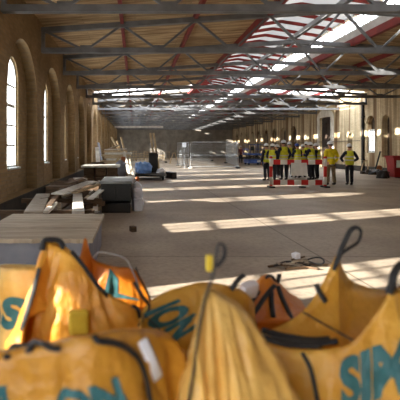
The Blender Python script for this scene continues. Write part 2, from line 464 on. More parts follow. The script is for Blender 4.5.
def head_mesh():
    """head with brow, nose, chin, eyes and ears; face looks to +Y; origin at its centre"""
    V, Fc = [], []; nu, nv = 20, 14
    for j in range(nv + 1):
        ph = PI * j / nv
        for i in range(nu):
            th = 2 * PI * i / nu
            x, y, z = math.sin(ph) * math.cos(th), math.sin(ph) * math.sin(th), math.cos(ph)
            w = 1.0 if z > -0.1 else 1.0 + 0.32 * (z + 0.1)
            px, py, pz = x * 0.076 * w, y * 0.098 * (w if y < 0 else 1 + 0.1 * min(0, z)), z * 0.118
            if y > 0.8:
                if abs(x) < 0.35 and -0.45 < z < 0.15: py += 0.024 * (1 - abs(x) / 0.35)
                if 0.15 < abs(x) < 0.55 and 0.0 < z < 0.28: py -= 0.008
            V.append(Vector((px, py, pz)))
    for j in range(nv):
        for i in range(nu):
            Fc.append((j * nu + i, j * nu + (i + 1) % nu, (j + 1) * nu + (i + 1) % nu, (j + 1) * nu + i))
    for sx in (-1, 1):
        o = len(V)
        for j in range(5):
            for i in range(8):
                a, b = PI * j / 4, 2 * PI * i / 8
                V.append(Vector((sx * 0.078 + 0.009 * math.sin(a) * math.cos(b), -0.008 + 0.02 * math.sin(a) * math.sin(b), -0.005 + 0.032 * math.cos(a))))
        for j in range(4):
            for i in range(8): Fc.append((o + j * 8 + i, o + j * 8 + (i + 1) % 8, o + (j + 1) * 8 + (i + 1) % 8, o + (j + 1) * 8 + i))
    return V, Fc


HEAD = head_mesh()


def person(x, y, rz, hgt, label, top, legs, hat, arms='down', coat=False, stance=0.11, lean=0.0, long_coat=False, group=None, twist=0.0):
    """rz = 0 faces +Y.  hgt = height without the hat"""
    k = hgt / 1.76
    root = thing('person', label, 'person', (x, y, 0), group, rz)
    ly = lean
    sh = 0.175
    if arms == 'down': A = [((sh + 0.075, -0.03, 1.13), (sh + 0.085, 0.05, 0.87)), ((sh + 0.075, -0.03, 1.13), (sh + 0.085, 0.05, 0.87))]
    elif arms == 'folded': A = [((sh + 0.09, 0.05, 1.12), (0.03, 0.24, 1.16)), ((sh + 0.09, 0.05, 1.12), (0.03, 0.24, 1.10))]
    elif arms == 'akimbo': A = [((sh + 0.21, -0.07, 1.16), (sh + 0.06, 0.1, 1.02)), ((sh + 0.16, -0.05, 1.14), (sh + 0.04, 0.14, 1.04))]
    elif arms == 'pockets': A = [((sh + 0.11, -0.08, 1.14), (sh + 0.05, 0.09, 0.93)), ((sh + 0.11, -0.08, 1.14), (sh + 0.05, 0.09, 0.93))]
    else: A = [((sh + 0.08, 0.06, 1.14), (sh - 0.02, 0.28, 1.2)), ((sh + 0.075, -0.02, 1.13), (sh + 0.08, 0.06, 0.88))]
    spine = [(0, 0, 0.92), (0, ly * 0.3, 1.06), (0, ly * 0.7, 1.24), (0, ly, 1.40), (0, ly * 1.15 + 0.01, 1.50), (0, ly * 1.2 + 0.02, 1.60)]
    hy = ly * 1.25 + 0.035

    def limb(sx, i):
        e, w = A[i]
        return [(sx * sh, ly, 1.405), (sx * (sh + 0.035), ly, 1.36), (sx * e[0], e[1] + ly, e[2]), (sx * w[0], w[1] + ly, w[2])]
    LA, RA = limb(-1, 0), limb(1, 1)
    leg = lambda sx: [(sx * 0.095, 0, 0.88), (sx * (stance * 0.55 + 0.045), 0.02, 0.49), (sx * stance, -0.02, 0.09)]
    LL, RL = leg(-1), leg(1)
    vs = spine + LA + RA + LL + RL
    es = [(0, 1), (1, 2), (2, 3), (3, 4), (4, 5), (3, 6), (6, 7), (7, 8), (8, 9), (3, 10), (10, 11), (11, 12), (12, 13), (0, 14), (14, 15), (15, 16), (0, 17), (17, 18), (18, 19)]
    rs = [0.115, 0.11, 0.125, 0.10, 0.055, 0.055] + [0.06, 0.055, 0.042, 0.03] * 2 + [0.088, 0.06, 0.042] * 2
    V, Fc = skin_mesh(vs, es, rs)
    o = len(V); V = V + [v + Vector((0, hy, 1.64)) for v in HEAD[0]]; Fc = Fc + [tuple(i + o for i in f) for f in HEAD[1]]
    for sx, arm in ((-1, LA), (1, RA)):
        e, w = Vector(arm[2]), Vector(arm[3]); d = (w - e).normalized()
        q = Vector((0, 0, -1)).rotation_difference(d).to_matrix()
        o = len(V)
        V = V + [q @ Vector((v.x * sx, v.y, v.z)) + w for v in HAND[0]]; Fc = Fc + [tuple(i + o for i in f) for f in HAND[1]]

    def put(name, V, Fc, mat, smooth=True):
        b = MB(); m = wmat(root); b.add([m @ (Vector(v) * k) for v in V], Fc); return b.build(name, mat, root, smooth)
    put('body', V, Fc, M['skin'])
    # trousers
    tv = [(0, 0, 0.95), (0, 0, 0.90)] + [(0, 0, 0.86)][:0] + LL + RL
    te = [(0, 1), (1, 2), (2, 3), (3, 4), (1, 5), (5, 6), (6, 7)]
    put('trousers', *skin_mesh(tv, te, [0.135, 0.13, 0.105, 0.082, 0.07, 0.105, 0.082, 0.07]), legs)
    # jacket under a vest, or a coat
    jr = 0.022 if not coat else 0.036
    jv = [(0, 0, 0.84 if not long_coat else 0.78)] + spine[0:4] + [(0, ly * 1.1 + 0.005, 1.475)] + LA + RA
    je = [(0, 1), (1, 2), (2, 3), (3, 4), (4, 5), (4, 6), (6, 7), (7, 8), (8, 9), (4, 10), (10, 11), (11, 12), (12, 13)]
    hem = 0.14 if not coat else 0.165
    jrs = [hem, hem, 0.125 + jr * .7, 0.135 + jr * .7, 0.115 + jr, 0.062] + [0.068 + jr * .6, 0.066 + jr * .6, 0.052 + jr * .5, 0.046 + jr * .4] * 2
    put('jacket', *skin_mesh(jv, je, jrs), top if coat else M['navy'])
    if not coat:
        wv = [(0, 0, 0.86), (0, 0, 0.94), (0, ly * 0.3, 1.06), (0, ly * 0.7, 1.24), (0, ly, 1.38), (0, ly * 1.1, 1.47), (-0.175, ly, 1.36), (0.175, ly, 1.36)]
        we = [(0, 1), (1, 2), (2, 3), (3, 4), (4, 5), (4, 6), (4, 7)]
        put('hi_vis_vest', *skin_mesh(wv, we, [0.205, 0.20, 0.20, 0.215, 0.205, 0.085, 0.165, 0.165]), top)
    # boots
    b = MB(); b.smooth = True; m = wmat(root)
    for sx in (-1, 1):
        bx = sx * stance
        fv, ff = skin_mesh([(bx, -0.02, 0.16), (bx, -0.025, 0.06), (bx * 1.08, 0.08, 0.05), (bx * 1.12, 0.17, 0.042)], [(0, 1), (1, 2), (2, 3)], [0.05, 0.055, 0.05, 0.04])
        b = MB(); b.add([m @ (Vector((v.x, v.y, max(0, v.z))) * k) for v in fv], ff); b.build('boot', M['boot'], root, True)
    # hard hat with brim and ridge
    c = Vector((0, hy - 0.005, 1.672)); hb = MB()
    prof = [(0.128, 0.0), (0.132, 0.006), (0.112, 0.016), (0.110, 0.05), (0.098, 0.085), (0.07, 0.112), (0.03, 0.125), (0.004, 0.127)]
    hb.lathe((0, 0, 0), prof, 24)
    for v in hb.v:
        v.y *= 1.14
        if v.y > 0.11 and v.z < 0.012: v.y += 0.03
    hb.tube([(0, 0.118 * math.cos(a) * 1.02, 0.02 + 0.112 * math.sin(a)) for a in [PI * q / 12 for q in range(13)]], 0.012, 6)
    hb.v = [m @ ((v + c) * k) for v in hb.v]; hb.build('hard_hat', hat, root, True)
    hr = MB(); hr.lathe((0, 0, 0), [(0.02, -0.06), (0.079, -0.045), (0.083, 0.0), (0.083, 0.03), (0.05, 0.06)], 18)
    for v in hr.v: v.y = v.y * 1.15 - 0.022
    hr.v = [m @ ((v + Vector((0, hy, 1.665))) * k) for v in hr.v]; hr.build('hair', M['hair'], root, True)
    return root


GP = 'visitors gathered behind the barrier'
folk = [  # px, foot row, height, facing, arms, hat, label
    (267.0, 180.5, 1.74, 0.35, 'down', 'w', 'person in hi-vis vest and white hard hat, leftmost of the crowd by the barrier'),
    (272.2, 181.5, 1.72, -0.5, 'folded', 'w', 'person in hi-vis vest and white hat standing behind the left barrier post'),
    (278.0, 178.0, 1.70, 0.9, 'down', 'w', 'shorter person half hidden behind the taller vest wearer, left half of the crowd'),
    (284.0, 180.0, 1.90, 0.1, 'pockets', 'w', 'tallest person of the crowd, broad back in hi-vis vest, white hard hat'),
    (289.4, 177.5, 1.84, -0.3, 'down', 'w', 'person in hi-vis vest just right of the tallest one, left of the notice board'),
    (297.6, 178.0, 1.75, 0.2, 'folded', 'b', 'person in hi-vis vest wearing the only blue hard hat'),
    (302.6, 177.5, 1.72, -0.6, 'down', 'w', 'person in hi-vis vest directly right of the blue hard hat'),
    (306.6, 176.5, 1.86, -0.2, 'pockets', 'w', 'person seen over the right edge of the white notice, hi-vis vest'),
    (311.8, 180.0, 1.80, 0.6, 'point', 'w', 'person in hi-vis vest leaning in, second from the right end of the crowd'),
    (317.2, 179.0, 1.75, 0.9, 'down', 'w', 'person in hi-vis vest at the right end of the crowd, left of the doorway'),
]
for i, (px, py, hg, rz, arms, ht, lb) in enumerate(folk):
    g = G(px, py)
    person(g.x, g.y, rz, hg, lb, M['vest'], M['darkcloth'], M['hatblue'] if ht == 'b' else M['hatwhite'], arms, group=GP, lean=0.05 if arms == 'point' else 0.02)
g = G(331.0, 185.3); person(g.x, g.y, 0.15, 1.80, 'person in long yellow hi-vis coat and khaki trousers right of the barrier', M['coat'], M['khaki'], M['hatwhite'], 'pockets', True, 0.15, 0.02, True)
g = G(349.6, 185.2); person(g.x, g.y, -0.12, 1.70, 'person with elbows out in hi-vis vest over navy sleeves, far right', M['vest'], M['darkcloth'], M['hatwhite'], 'akimbo', stance=0.085)


# ------------------------------------------------------------------ shell
def arch(yc, hw, zb, zs, n=20, rise=None):
    rise = hw if rise is None else rise
    return [(yc - hw, zb)] + [(yc - hw * math.cos(PI * i / n), zs + rise * math.sin(PI * i / n)) for i in range(n + 1)] + [(yc + hw, zb)]


def frame_loop(y0, y1, zb, zt, n=20):
    return [(y0, zb)] + [(y0 + (y1 - y0) * i / n, zt) for i in range(n + 1)] + [(y1, zb)]


def X3(x, loop): return [(x, y, z) for y, z in loop]


ZTOP = 5.6
fl = MB(); fl.box(((XL + XR) / 2, (Y0 + Y1) / 2, -0.1), (XR - XL + 2, Y1 - Y0 + 2, 0.2)); struct('floor', fl, M['floor'])

# left wall: an arcade of arched recesses, an arched window in each
WIN_Y = [11.28 + BAY * k for k in range(-3, 15)]
wl = MB(); TR = 0.29; TO = 0.10
for yc in WIN_Y:
    rec = arch(yc, 1.5, 0.41, 2.75); win = arch(yc, 0.55, 1.05, 3.28)
    y0_, y1_ = yc - BAY / 2, yc + BAY / 2
    if abs(yc - 3.26) < 0.1:
        dl = frame_loop(0.88, 1.62, 0, 1.92, 4); wl.ring(X3(XL, frame_loop(0.80, 1.70, 0, ZTOP, 4)), X3(XL, dl)); wl.ring(X3(XL, dl), X3(XL - 0.3, dl)); y0_ = 1.70  # doorway cut out of view so that sun reaches the peaked bag
    if abs(yc + 0.75) < 0.1: y1_ = 0.80
    wl.ring(X3(XL, frame_loop(y0_, y1_, 0, ZTOP)), X3(XL, rec))
    wl.ring(X3(XL, rec), X3(XL - TR, rec)); wl.ring(X3(XL - TR, rec), X3(XL - TR, win)); wl.ring(X3(XL - TR, win), X3(XL - TR - TO, win))
wl.poly([(XL, Y0, 0), (XL, WIN_Y[0] - BAY / 2, 0), (XL, WIN_Y[0] - BAY / 2, ZTOP), (XL, Y0, ZTOP)])
ye = WIN_Y[-1] + BAY / 2
wl.poly([(XL, ye, 0), (XL, Y1, 0), (XL, Y1, ZTOP), (XL, ye, ZTOP)])
struct('wall_left', wl, M['brick'])
wk = MB(); yb = Y0
wk.poly([(XL, Y0, 3.2), (XR, Y0, 3.2), (XR, Y0, 7.2), (XL, Y0, 7.2)]); wk.poly([(-0.8, Y0, 0), (XR, Y0, 0), (XR, Y0, 3.2), (-0.8, Y0, 3.2)]); struct('added_back_wall', wk, M['brick'])  # unseen rear wall with a gap, put in to cut frontal light
bb = MB(); bb.box((XL + 0.02, (1.65 + Y1) / 2, 0.2), (0.04, Y1 - 1.65, 0.4)); bb.box((XL + 0.02, (Y0 + .85) / 2, 0.2), (0.04, .85 - Y0, 0.4)); struct('baseboard_left', bb, M['plinth'])

wn = 0
for yc in WIN_Y:
    wn += 1
    xo = XL - TR - 0.06
    fr = MB(); o1 = arch(yc, 0.55, 1.05, 3.28); i1 = arch(yc, 0.49, 1.12, 3.28)
    fr.ring(X3(xo, o1), X3(xo, i1)); fr.ring(X3(xo, i1), X3(xo - 0.06, i1)); fr.ring(X3(xo - 0.06, i1), X3(xo - 0.06, o1))
    for z in (1.62, 2.12, 2.62, 3.12): fr.box((xo - 0.03, yc, z), (0.05, 0.93, 0.05 if z != 2.62 else 0.08))
    for dy in (-0.16, 0.16): fr.box((xo - 0.03, yc + dy, 2.4), (0.05, 0.04, 2.6))
    fr.box((xo + 0.03, yc, 1.04), (0.2, 1.1, 0.05))
    w = struct('window_%d' % wn, fr, M['white'])
    gl = MB(); gl.poly(X3(xo - 0.035, arch(yc, 0.505, 1.1, 3.28))); gl.build('glass', M['glass'], w)

# right wall: limewashed, recesses, openings
ops = [(27.2, 0.42, 1.0, 3.15, 'alcove'), (28.95, 0.5, 1.25, 3.15, 'window'), (31.7, 0.34, 0.0, 2.25, 'alcove'), (35.85, 1.02, 0.0, 3.95, 'door'), (39.3, 0.3, 0.9, 1.95, 'alcove')]
ops += [(43.0 + 3.0 * k, 0.75, 0.5, 2.9, 'alcove') for k in range(9)] + [(7.3 + 4.0 * k, 0.75, 0.5, 2.9, 'alcove') for k in range(-2, 5)]
ops.sort(); wr = MB(); al = MB(); prev = Y0
for i, (yc, hw, zb, zs, kd) in enumerate(ops):
    a = yc - hw - 0.25; b = yc + hw + 0.25
    if a > prev: wr.poly([(XR, prev, 0), (XR, a, 0), (XR, a, ZTOP), (XR, prev, ZTOP)])
    lp = arch(yc, hw, zb, zs, rise=0.06 if kd == 'door' else None)
    wr.ring(X3(XR, frame_loop(a, b, 0, ZTOP)), X3(XR, lp)); wr.ring(X3(XR, lp), X3(XR + 0.35, lp)); prev = b
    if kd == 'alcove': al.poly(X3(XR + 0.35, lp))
    if kd == 'window':
        wn += 1; fr = MB(); zc = zs - 0.25
        if abs(yc - 28.95) < 0.01:      # upper half boarded, white sash below
            al.poly(X3(XR + 0.34, [p for p in lp if p[1] > 2.8] if False else arch(yc, hw, 2.75, zs)))
            o1 = frame_loop(yc - hw, yc + hw, zb, 2.75, 4); i1 = frame_loop(yc - hw + 0.12, yc + hw - 0.12, zb + 0.12, 2.63, 4); bars = (1.75, 2.05, 2.35)
        else:
            o1 = lp; i1 = arch(yc, hw - 0.08, zb + 0.08, zs); bars = (1.5, 2.0, 2.5, 3.0)
        xo = XR + 0.12
        fr.ring(X3(xo, o1), X3(xo, i1)); fr.ring(X3(xo, i1), X3(xo + 0.06, i1))
        for z in bars: fr.box((xo + 0.03, yc, z), (0.05, 2 * hw - 0.1, 0.05))
        fr.box((xo + 0.03, yc, (zb + (2.7 if bars[0] == 1.75 else zs)) / 2), (0.05, 0.05, (2.7 if bars[0] == 1.75 else zs) - zb - 0.1))
        w = struct('window_%d' % wn, fr, M['white'])
        g2 = MB(); g2.poly(X3(xo + 0.04, i1)); g2.build('glass', M['dustyglass'] if bars[0] == 1.75 else M['glass'], w)
wr.poly([(XR, prev, 0), (XR, Y1, 0), (XR, Y1, ZTOP), (XR, prev, ZTOP)])
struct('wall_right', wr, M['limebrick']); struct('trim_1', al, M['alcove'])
# white rendered surround of the tall doorway, the dark door in it
sr = MB(); o1 = arch(35.85, 1.55, 0.0, 3.9, rise=0.75); i1 = arch(35.85, 1.02, 0.0, 3.95, rise=0.06)
sr.ring(X3(XR - 0.03, o1), X3(XR - 0.03, i1), False); sr.ring(X3(XR - 0.03, o1), X3(XR + 0.01, o1), False); struct('trim_2', sr, M['render'])
dr = MB()
for sy in (-0.51, 0.51):
    dr.box((XR + 0.2, 35.85 + sy, 2.0), (0.06, 1.0, 4.0))
    for z in (0.7, 1.9, 3.1): dr.box((XR + 0.16, 35.85 + sy, z), (0.04, 0.7, 0.85), None, 0.012)
d = struct('door_1', dr, M['sash'])
dh = MB(); dh.tube([(XR + 0.12, 35.75, 1.0), (XR + 0.08, 35.75, 1.02), (XR + 0.08, 35.75, 1.2), (XR + 0.12, 35.75, 1.22)], 0.015, 8); dh.build('door_handle', M['galv'], d)
bbr = MB()
bbr.box((XR - 0.02, (Y0 + 34.3) / 2, 0.18), (0.05, 34.3 - Y0, 0.36)); bbr.box((XR - 0.02, (37.4 + Y1) / 2, 0.18), (0.05, Y1 - 37.4, 0.36))
struct('baseboard_right', bbr, M['plinth'])
# far end wall with a pale band beam
we = MB(); we.box((XC, Y1 + 0.1, 3.5), (XR - XL + 1.6, 0.2, 7.6)); struct('wall_far', we, M['hoard'])
tb = MB(); tb.box((XL + 3.3, 61.0, 4.42), (6.6, 0.2, 0.28)); struct('trim_3', tb, M['whitewood'])


# roof: boarded slopes, glazed bay, lantern along the ridge
def dz(x): return 5.25 + SLOPE * min(x - XL, XR - x)


LX0, LX1 = 4.0, 8.37
GB0, GB1 = T0 + 5 * BAY + 0.1, T0 + 6 * BAY - 0.1
def slab(mb, x0, x1, y0, y1, t=0.1):
    A = [(x0, y0, dz(x0)), (x1, y0, dz(x1)), (x1, y1, dz(x1)), (x0, y1, dz(x0))]
    mb.add([Vector(a) for a in A] + [Vector(a) + Vector((0, 0, t)) for a in A], [(0, 1, 2, 3), (7, 6, 5, 4), (0, 4, 5, 1), (1, 5, 6, 2), (2, 6, 7, 3), (3, 7, 4, 0)])


rf = MB()
slab(rf, XL - 0.7, LX0, Y0, GB0); slab(rf, LX1, XR + 0.7, Y0, GB0)
struct('ceiling', rf, M['deck'])
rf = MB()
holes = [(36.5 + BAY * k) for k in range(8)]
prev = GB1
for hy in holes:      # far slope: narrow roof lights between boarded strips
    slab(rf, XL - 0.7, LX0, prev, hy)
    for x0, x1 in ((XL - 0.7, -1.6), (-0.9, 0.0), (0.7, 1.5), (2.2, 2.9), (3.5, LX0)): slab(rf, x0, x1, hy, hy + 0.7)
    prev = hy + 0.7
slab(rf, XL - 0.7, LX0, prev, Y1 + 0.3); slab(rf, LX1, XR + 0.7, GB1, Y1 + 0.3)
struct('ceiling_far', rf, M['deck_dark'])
gg = MB(); gy = (GB0 + GB1) / 2
for x0, x1 in ((XL + 0.02, LX0 - 0.06), (LX1 + 0.06, XR - 0.02)):
    gg.poly([(x0, GB0, dz(x0) + 0.05), (x1, GB0, dz(x1) + 0.05), (x1, GB1, dz(x1) + 0.05), (x0, GB1, dz(x0) + 0.05)])
rl = thing('rooflight', 'full-width bay of roof glazing crossing the hall beyond the fifth truss', 'skylight', (XC, gy, 5.3))
gg.build('glass', M['hazyglass'], rl)
for x0, x1 in ((XL + 0.05, LX0 - 0.1), (LX1 + 0.1, XR - 0.05)):
    n = int((x1 - x0) / 0.9)
    for i in range(n + 1):
        x = x0 + (x1 - x0) * i / n
        b = MB(); b.beam((x, GB0, dz(x) + 0.02), (x, GB1, dz(x) + 0.02), 0.05, 0.07); b.build('glazing_bar', M['white'], rl)
b = MB()
for hy in holes:
    for x0, x1 in ((-1.6, -0.9), (0.0, 0.7), (1.5, 2.2), (2.9, 3.5)): b.poly([(x0, hy, dz(x0) + .06), (x1, hy, dz(x1) + .06), (x1, hy + .7, dz(x1) + .06), (x0, hy + .7, dz(x0) + .06)])
tag(b.build('rooflight_panes', M['hazyglass']), None, None, None, 'structure').name = 'window_%d' % (wn + 1)

ZU, ZG, ZR = 6.0, 6.59, 6.97      # upstand top, eave and ridge of the lantern
ln = thing('roof_lantern', 'long raised glazed lantern running along the ridge of the roof', 'skylight', (XC, 30, 5.7))
LY0, LY1 = Y0, Y1 + 0.3
for x in (LX0, LX1):
    b = MB(); b.box((x, (LY0 + LY1) / 2, (5.62 + ZU) / 2), (0.08, LY1 - LY0, ZU - 5.62)); b.build('upstand', M['poly'], ln)
    b = MB()
    if x == LX1: b.poly([(x, LY0, ZU), (x, LY1, ZU), (x, LY1, ZG), (x, LY0, ZG)])
    else:
        bs_ = MB(); y = LY0
        while y < LY1:
            b.poly([(x, y, ZU + .18), (x, y + 0.9, ZU + .18), (x, y + 0.9, ZG), (x, y, ZG)]); bs_.poly([(x, y + 0.9, ZU), (x, y + BAY / 2, ZU), (x, y + BAY / 2, ZG), (x, y + 0.9, ZG)])
            bs_.poly([(x, y, ZU), (x, y + 0.9, ZU), (x, y + 0.9, ZU + .18), (x, y, ZU + .18)]); y += BAY / 2
        bs_.build('sun_break_boarding', M['poly'], ln)['kind'] = 'stuff'  # unseen boarding added to break the sun into spots on the right wall
    o_ = b.build('side_glass', M['glass'], ln)
    if x == LX0: o_['kind'] = 'stuff'
    b = MB(); b.box((x, (LY0 + LY1) / 2, ZU + 0.02), (0.1, LY1 - LY0, 0.05)); b.box((x, (LY0 + LY1) / 2, ZG), (0.12, LY1 - LY0, 0.08))
    yy = LY0
    while yy < LY1:
        b.box((x, yy, (ZU + ZG) / 2), (0.05, 0.04, ZG - ZU)); yy += 0.5
    b.build('mullion_frame', M['white'], ln)
    b = MB(); b.box((x, (LY0 + LY1) / 2, 5.60), (0.16, LY1 - LY0, 0.26)); b.build('curb_beam', M['red'], ln)
for x0, x1 in ((LX0 - 0.15, XC), (XC, LX1 + 0.15)):
    za, zb_ = (ZG + 0.03, ZR) if x1 == XC else (ZR, ZG + 0.03)
    b = MB(); b.poly([(x0, LY0, za), (x1, LY0, zb_), (x1, LY1, zb_), (x0, LY1, za)]); b.build('roof_sheeting', M['lantern'], ln)
y = LY0 + 0.2
nr = 0
while y < 52:
    for x0, x1 in ((LX0, XC), (XC, LX1)):
        za, zb_ = (ZG - 0.03, ZR - 0.06) if x1 == XC else (ZR - 0.06, ZG - 0.03)
        if nr < 96:
            b = MB(); b.beam((x0, y, za), (x1, y, zb_), 0.07, 0.13); b.build('rafter', M['red'], ln); nr += 1
    y += 1.15
b = MB(); b.box((XC, (LY0 + LY1) / 2, 5.86), (0.14, LY1 - LY0, 0.16)); b.build('ridge_beam', M['steel'], ln)

# red purlins along the hall
pl = [(-0.385, 'red purlin over the hall nearest the left wall'), (1.805, 'red purlin second from the left wall'),
      (10.565, 'red purlin second from the right wall, right of the lantern'), (12.755, 'red purlin nearest the right wall')]
for x, lb in pl:
    b = MB(); b.box((x, (Y0 + Y1) / 2, dz(x) - 0.105), (0.1, Y1 - Y0, 0.18)); solo('purlin', b, M['red'], lb, 'beam', 'red roof purlins')


# trusses
ZC = 4.45
def zu(x): return 5.05 + SLOPE * min(x - XL, XR - x)


UP = [XL + 0.05, -0.385, 1.805, 3.995, XC, 2 * XC - 3.995, 2 * XC - 1.805, 2 * XC + 0.385, XR - 0.05]
LO = [-1.48, 0.71, 2.90, 5.09, 2 * XC - 5.09, 2 * XC - 2.90, 2 * XC - 0.71, 2 * XC + 1.48]
proto = None
for i in range(16):
    far = 'nearest the camera' if i == 0 else 'crossing the hall, %s from the camera' % ORD[i]
    lb = 'grey steel lattice roof truss ' + far
    y = T0 + BAY * i
    if proto is None:
        proto = thing('roof_truss', lb, 'truss', (XC, y, 4.3), 'steel roof trusses')
        b = MB()
        for dy in (-0.05, 0.05): b.box((XC, y + dy, ZC), (XR - XL, 0.07, 0.15))
        b.build('bottom_chord', M['steel'], proto)
        for a, c in ((XL, XC), (XC, XR)):
            b = MB()
            for dy in (-0.05, 0.05): b.beam((a, y + dy, zu(a)), (c, y + dy, zu(c)), 0.07, 0.15)
            b.build('top_chord', M['steel'], proto)
        for k in range(8):
            for u in (UP[k], UP[k + 1]):
                b = MB(); b.beam((u, y, zu(u)), (LO[k], y, ZC), 0.06, 0.085, (0, 1, 0)); b.build('diagonal', M['steel'], proto)
        for x in (XL + 0.05, XR - 0.05):
            b = MB(); b.box((x, y, (ZC + zu(x)) / 2), (0.1, 0.1, zu(x) - ZC)); b.build('end_post', M['steel'], proto)
        for k in range(8):
            b = MB(); b.box((LO[k], y, ZC + 0.05), (0.3, 0.03, 0.22)); b.build('gusset_plate', M['steel'], proto)
    else:
        c = copy_tree(proto); c.location.y = y; c['label'] = lb

# downpipe and lamps on the right wall
b = MB(); b.tube([(XR - 0.09, 29.75, 0.0), (XR - 0.09, 29.75, 4.6)], 0.09, 10)
for z in (0.8, 2.2, 3.6): b.box((XR - 0.07, 29.75, z), (0.16, 0.26, 0.08))
solo('downpipe', b, M['blackbox'], 'dark downpipe on the right wall between white window and small arch', 'pipe')
b = MB(); b.tube([(XR - 0.06, 30.2, 2.04), (XR - 0.06, 60, 2.04)], 0.02, 6); solo('conduit_rail', b, M['blackbox'], 'thin dark rail running along the right wall behind the crowd', 'rail')

# ------------------------------------------------------------------ more helpers
def Q(px, py, z):
    """point on the horizontal plane at height z"""
    return P(px, py, F * (H - z) / (py - VY))


def stripe_mat(name, axis, period, off, frac=0.5, ca=None, cb=None):
    m, nt, b = node_mat(name); L = nt.links.new
    tc = nt.nodes.new('ShaderNodeTexCoord'); sp = nt.nodes.new('ShaderNodeSeparateXYZ'); L(tc.outputs['Object'], sp.inputs[0])
    a = nt.nodes.new('ShaderNodeMath'); a.operation = 'ADD'; a.inputs[1].default_value = off + 100 * period; L(sp.outputs[axis], a.inputs[0])
    d = nt.nodes.new('ShaderNodeMath'); d.operation = 'DIVIDE'; d.inputs[1].default_value = period; L(a.outputs[0], d.inputs[0])
    f = nt.nodes.new('ShaderNodeMath'); f.operation = 'FRACT'; L(d.outputs[0], f.inputs[0])
    g = nt.nodes.new('ShaderNodeMath'); g.operation = 'LESS_THAN'; g.inputs[1].default_value = frac; L(f.outputs[0], g.inputs[0])
    mx = nt.nodes.new('ShaderNodeMixRGB'); L(g.outputs[0], mx.inputs['Fac'])
    mx.inputs['Color1'].default_value = (*(ca or lin(236, 232, 222)), 1); mx.inputs['Color2'].default_value = (*(cb or lin(204, 34, 30)), 1)
    L(mx.outputs['Color'], b.inputs['Base Color']); b.inputs['Roughness'].default_value = 0.5
    return m


def noisy_box(c, size, rot=0.0, amp=0.03, n=6, seed=0, round_=0.35):
    """soft lumpy parcel: rounded box with noise"""
    b = MB(); bm = bmesh.new(); bmesh.ops.create_cube(bm, size=2); bmesh.ops.subdivide_edges(bm, edges=bm.edges, cuts=n, use_grid_fill=True)
    bm.verts.ensure_lookup_table(); bm.verts.index_update(); rm = Matrix.Rotation(rot, 3, 'Z'); vs = []
    for v in bm.verts:
        p = v.co.copy(); q = p.normalized() * 1.25; p = p.lerp(q, round_)
        p = Vector((p.x * size[0] / 2, p.y * size[1] / 2, p.z * size[2] / 2))
        d = noise.noise_vector(Vector((p.x * 5, p.y * 5, p.z * 5)) + Vector((seed * 7.3, 0, 0))) * amp * 2
        p += d
        if v.co.z < -0.9: p.z = -size[2] / 2
        vs.append(rm @ p + Vector(c))
    b.add(vs, [tuple(v.index for v in f.verts) for f in bm.faces]); bm.free()
    return b


def board(a, b, w, t, mat, label, cat='timber', group=None, name='timber_plank', up=(0, 0, 1)):
    m = MB(); m.beam(a, b, w, t, up, min(w, t) * 0.12); return solo(name, m, mat, label, cat, group)


# ------------------------------------------------------------------ left side of the hall
cr = thing('sheet_crate', 'large grey crate with a weathered board top in front of the timber heap', 'crate', (-1.22, 6.2, 0))
b = MB(); b.box((-1.22, 6.2, 0.225), (1.38, 1.9, 0.45), None, 0.015); b.build('body', M['slab'], cr)
b = MB(); nx = 40
top = [(-1.95 + 1.46 * i / nx, 5.2 + 0.03 * noise.noise(Vector((i * 0.5, 0, 0))) - 0.015 * (i % 7 == 0), 0.5) for i in range(nx + 1)]
bk = [(-1.95 + 1.46 * i / nx, 7.18 + 0.02 * noise.noise(Vector((i * 0.4, 5, 0))), 0.5 + 0.006 * noise.noise(Vector((i * 0.3, 9, 0)))) for i in range(nx + 1)]
dn = lambda L_: [(x, y, z - 0.05) for x, y, z in L_]
lp = top + bk[::-1]
b.ring(lp, dn(lp)); b.ring(top, bk, False); b.ring(dn(top), dn(bk), False); b.build('board_top', M['slabtop'], cr)
for yy in (5.9, 6.55):
    b = MB(); b.box((-1.22, yy, 0.503), (1.42, 0.012, 0.006)); b.build('top_batten', M['oldwood'], cr)
for x in (-1.75, -0.68):
    b = MB(); b.box((x, 6.2, 0.02), (0.12, 1.92, 0.04)); b.build('skid', M['brownwood'], cr)

GT = 'timbers in the heap behind the crate'
for k, y in enumerate((7.75, 9.55)):
    tr = thing('trestle', ('nearer' if k == 0 else 'farther') + ' low dark trestle holding up the two long grey planks', 'trestle', (-1.55, y, 0), 'low trestles')
    b = MB(); b.box((-1.55, y, 0.435), (1.7, 0.12, 0.09)); b.build('top_beam', M['brownwood'], tr)
    for x in (-2.25, -0.85):
        for s in (-1, 1):
            b = MB(); b.beam((x, y, 0.42), (x, y + s * 0.22, 0.0), 0.08, 0.06); b.build('leg', M['brownwood'], tr)
board((-1.64, 7.25, 0.505), (-2.06, 10.1, 0.505), 0.30, 0.045, M['oldwood'], 'wide grey plank left, running from behind the crate towards the wall', group=GT)
board((-0.92, 7.3, 0.505), (-1.30, 10.2, 0.505), 0.20, 0.045, M['whitewood'], 'pale grey plank right of the heap, just behind the crate', group=GT)
beams = [((-2.05, 8.0, .09), (-2.02, 11.4, .09), .2, .17), ((-1.8, 7.9, .09), (-1.76, 11.6, .09), .2, .17), ((-1.54, 8.1, .09), (-1.5, 11.2, .09), .2, .17), ((-1.22, 8.5, .09), (-1.22, 11.5, .09), .2, .17)]
for k, (a, c, w, t) in enumerate(beams):
    board(a, c, w, t, M['brownwood'], 'brown beam on the floor under the planks, %s from the wall' % ORD[k], group='brown beams under the planks', name='timber_beam')
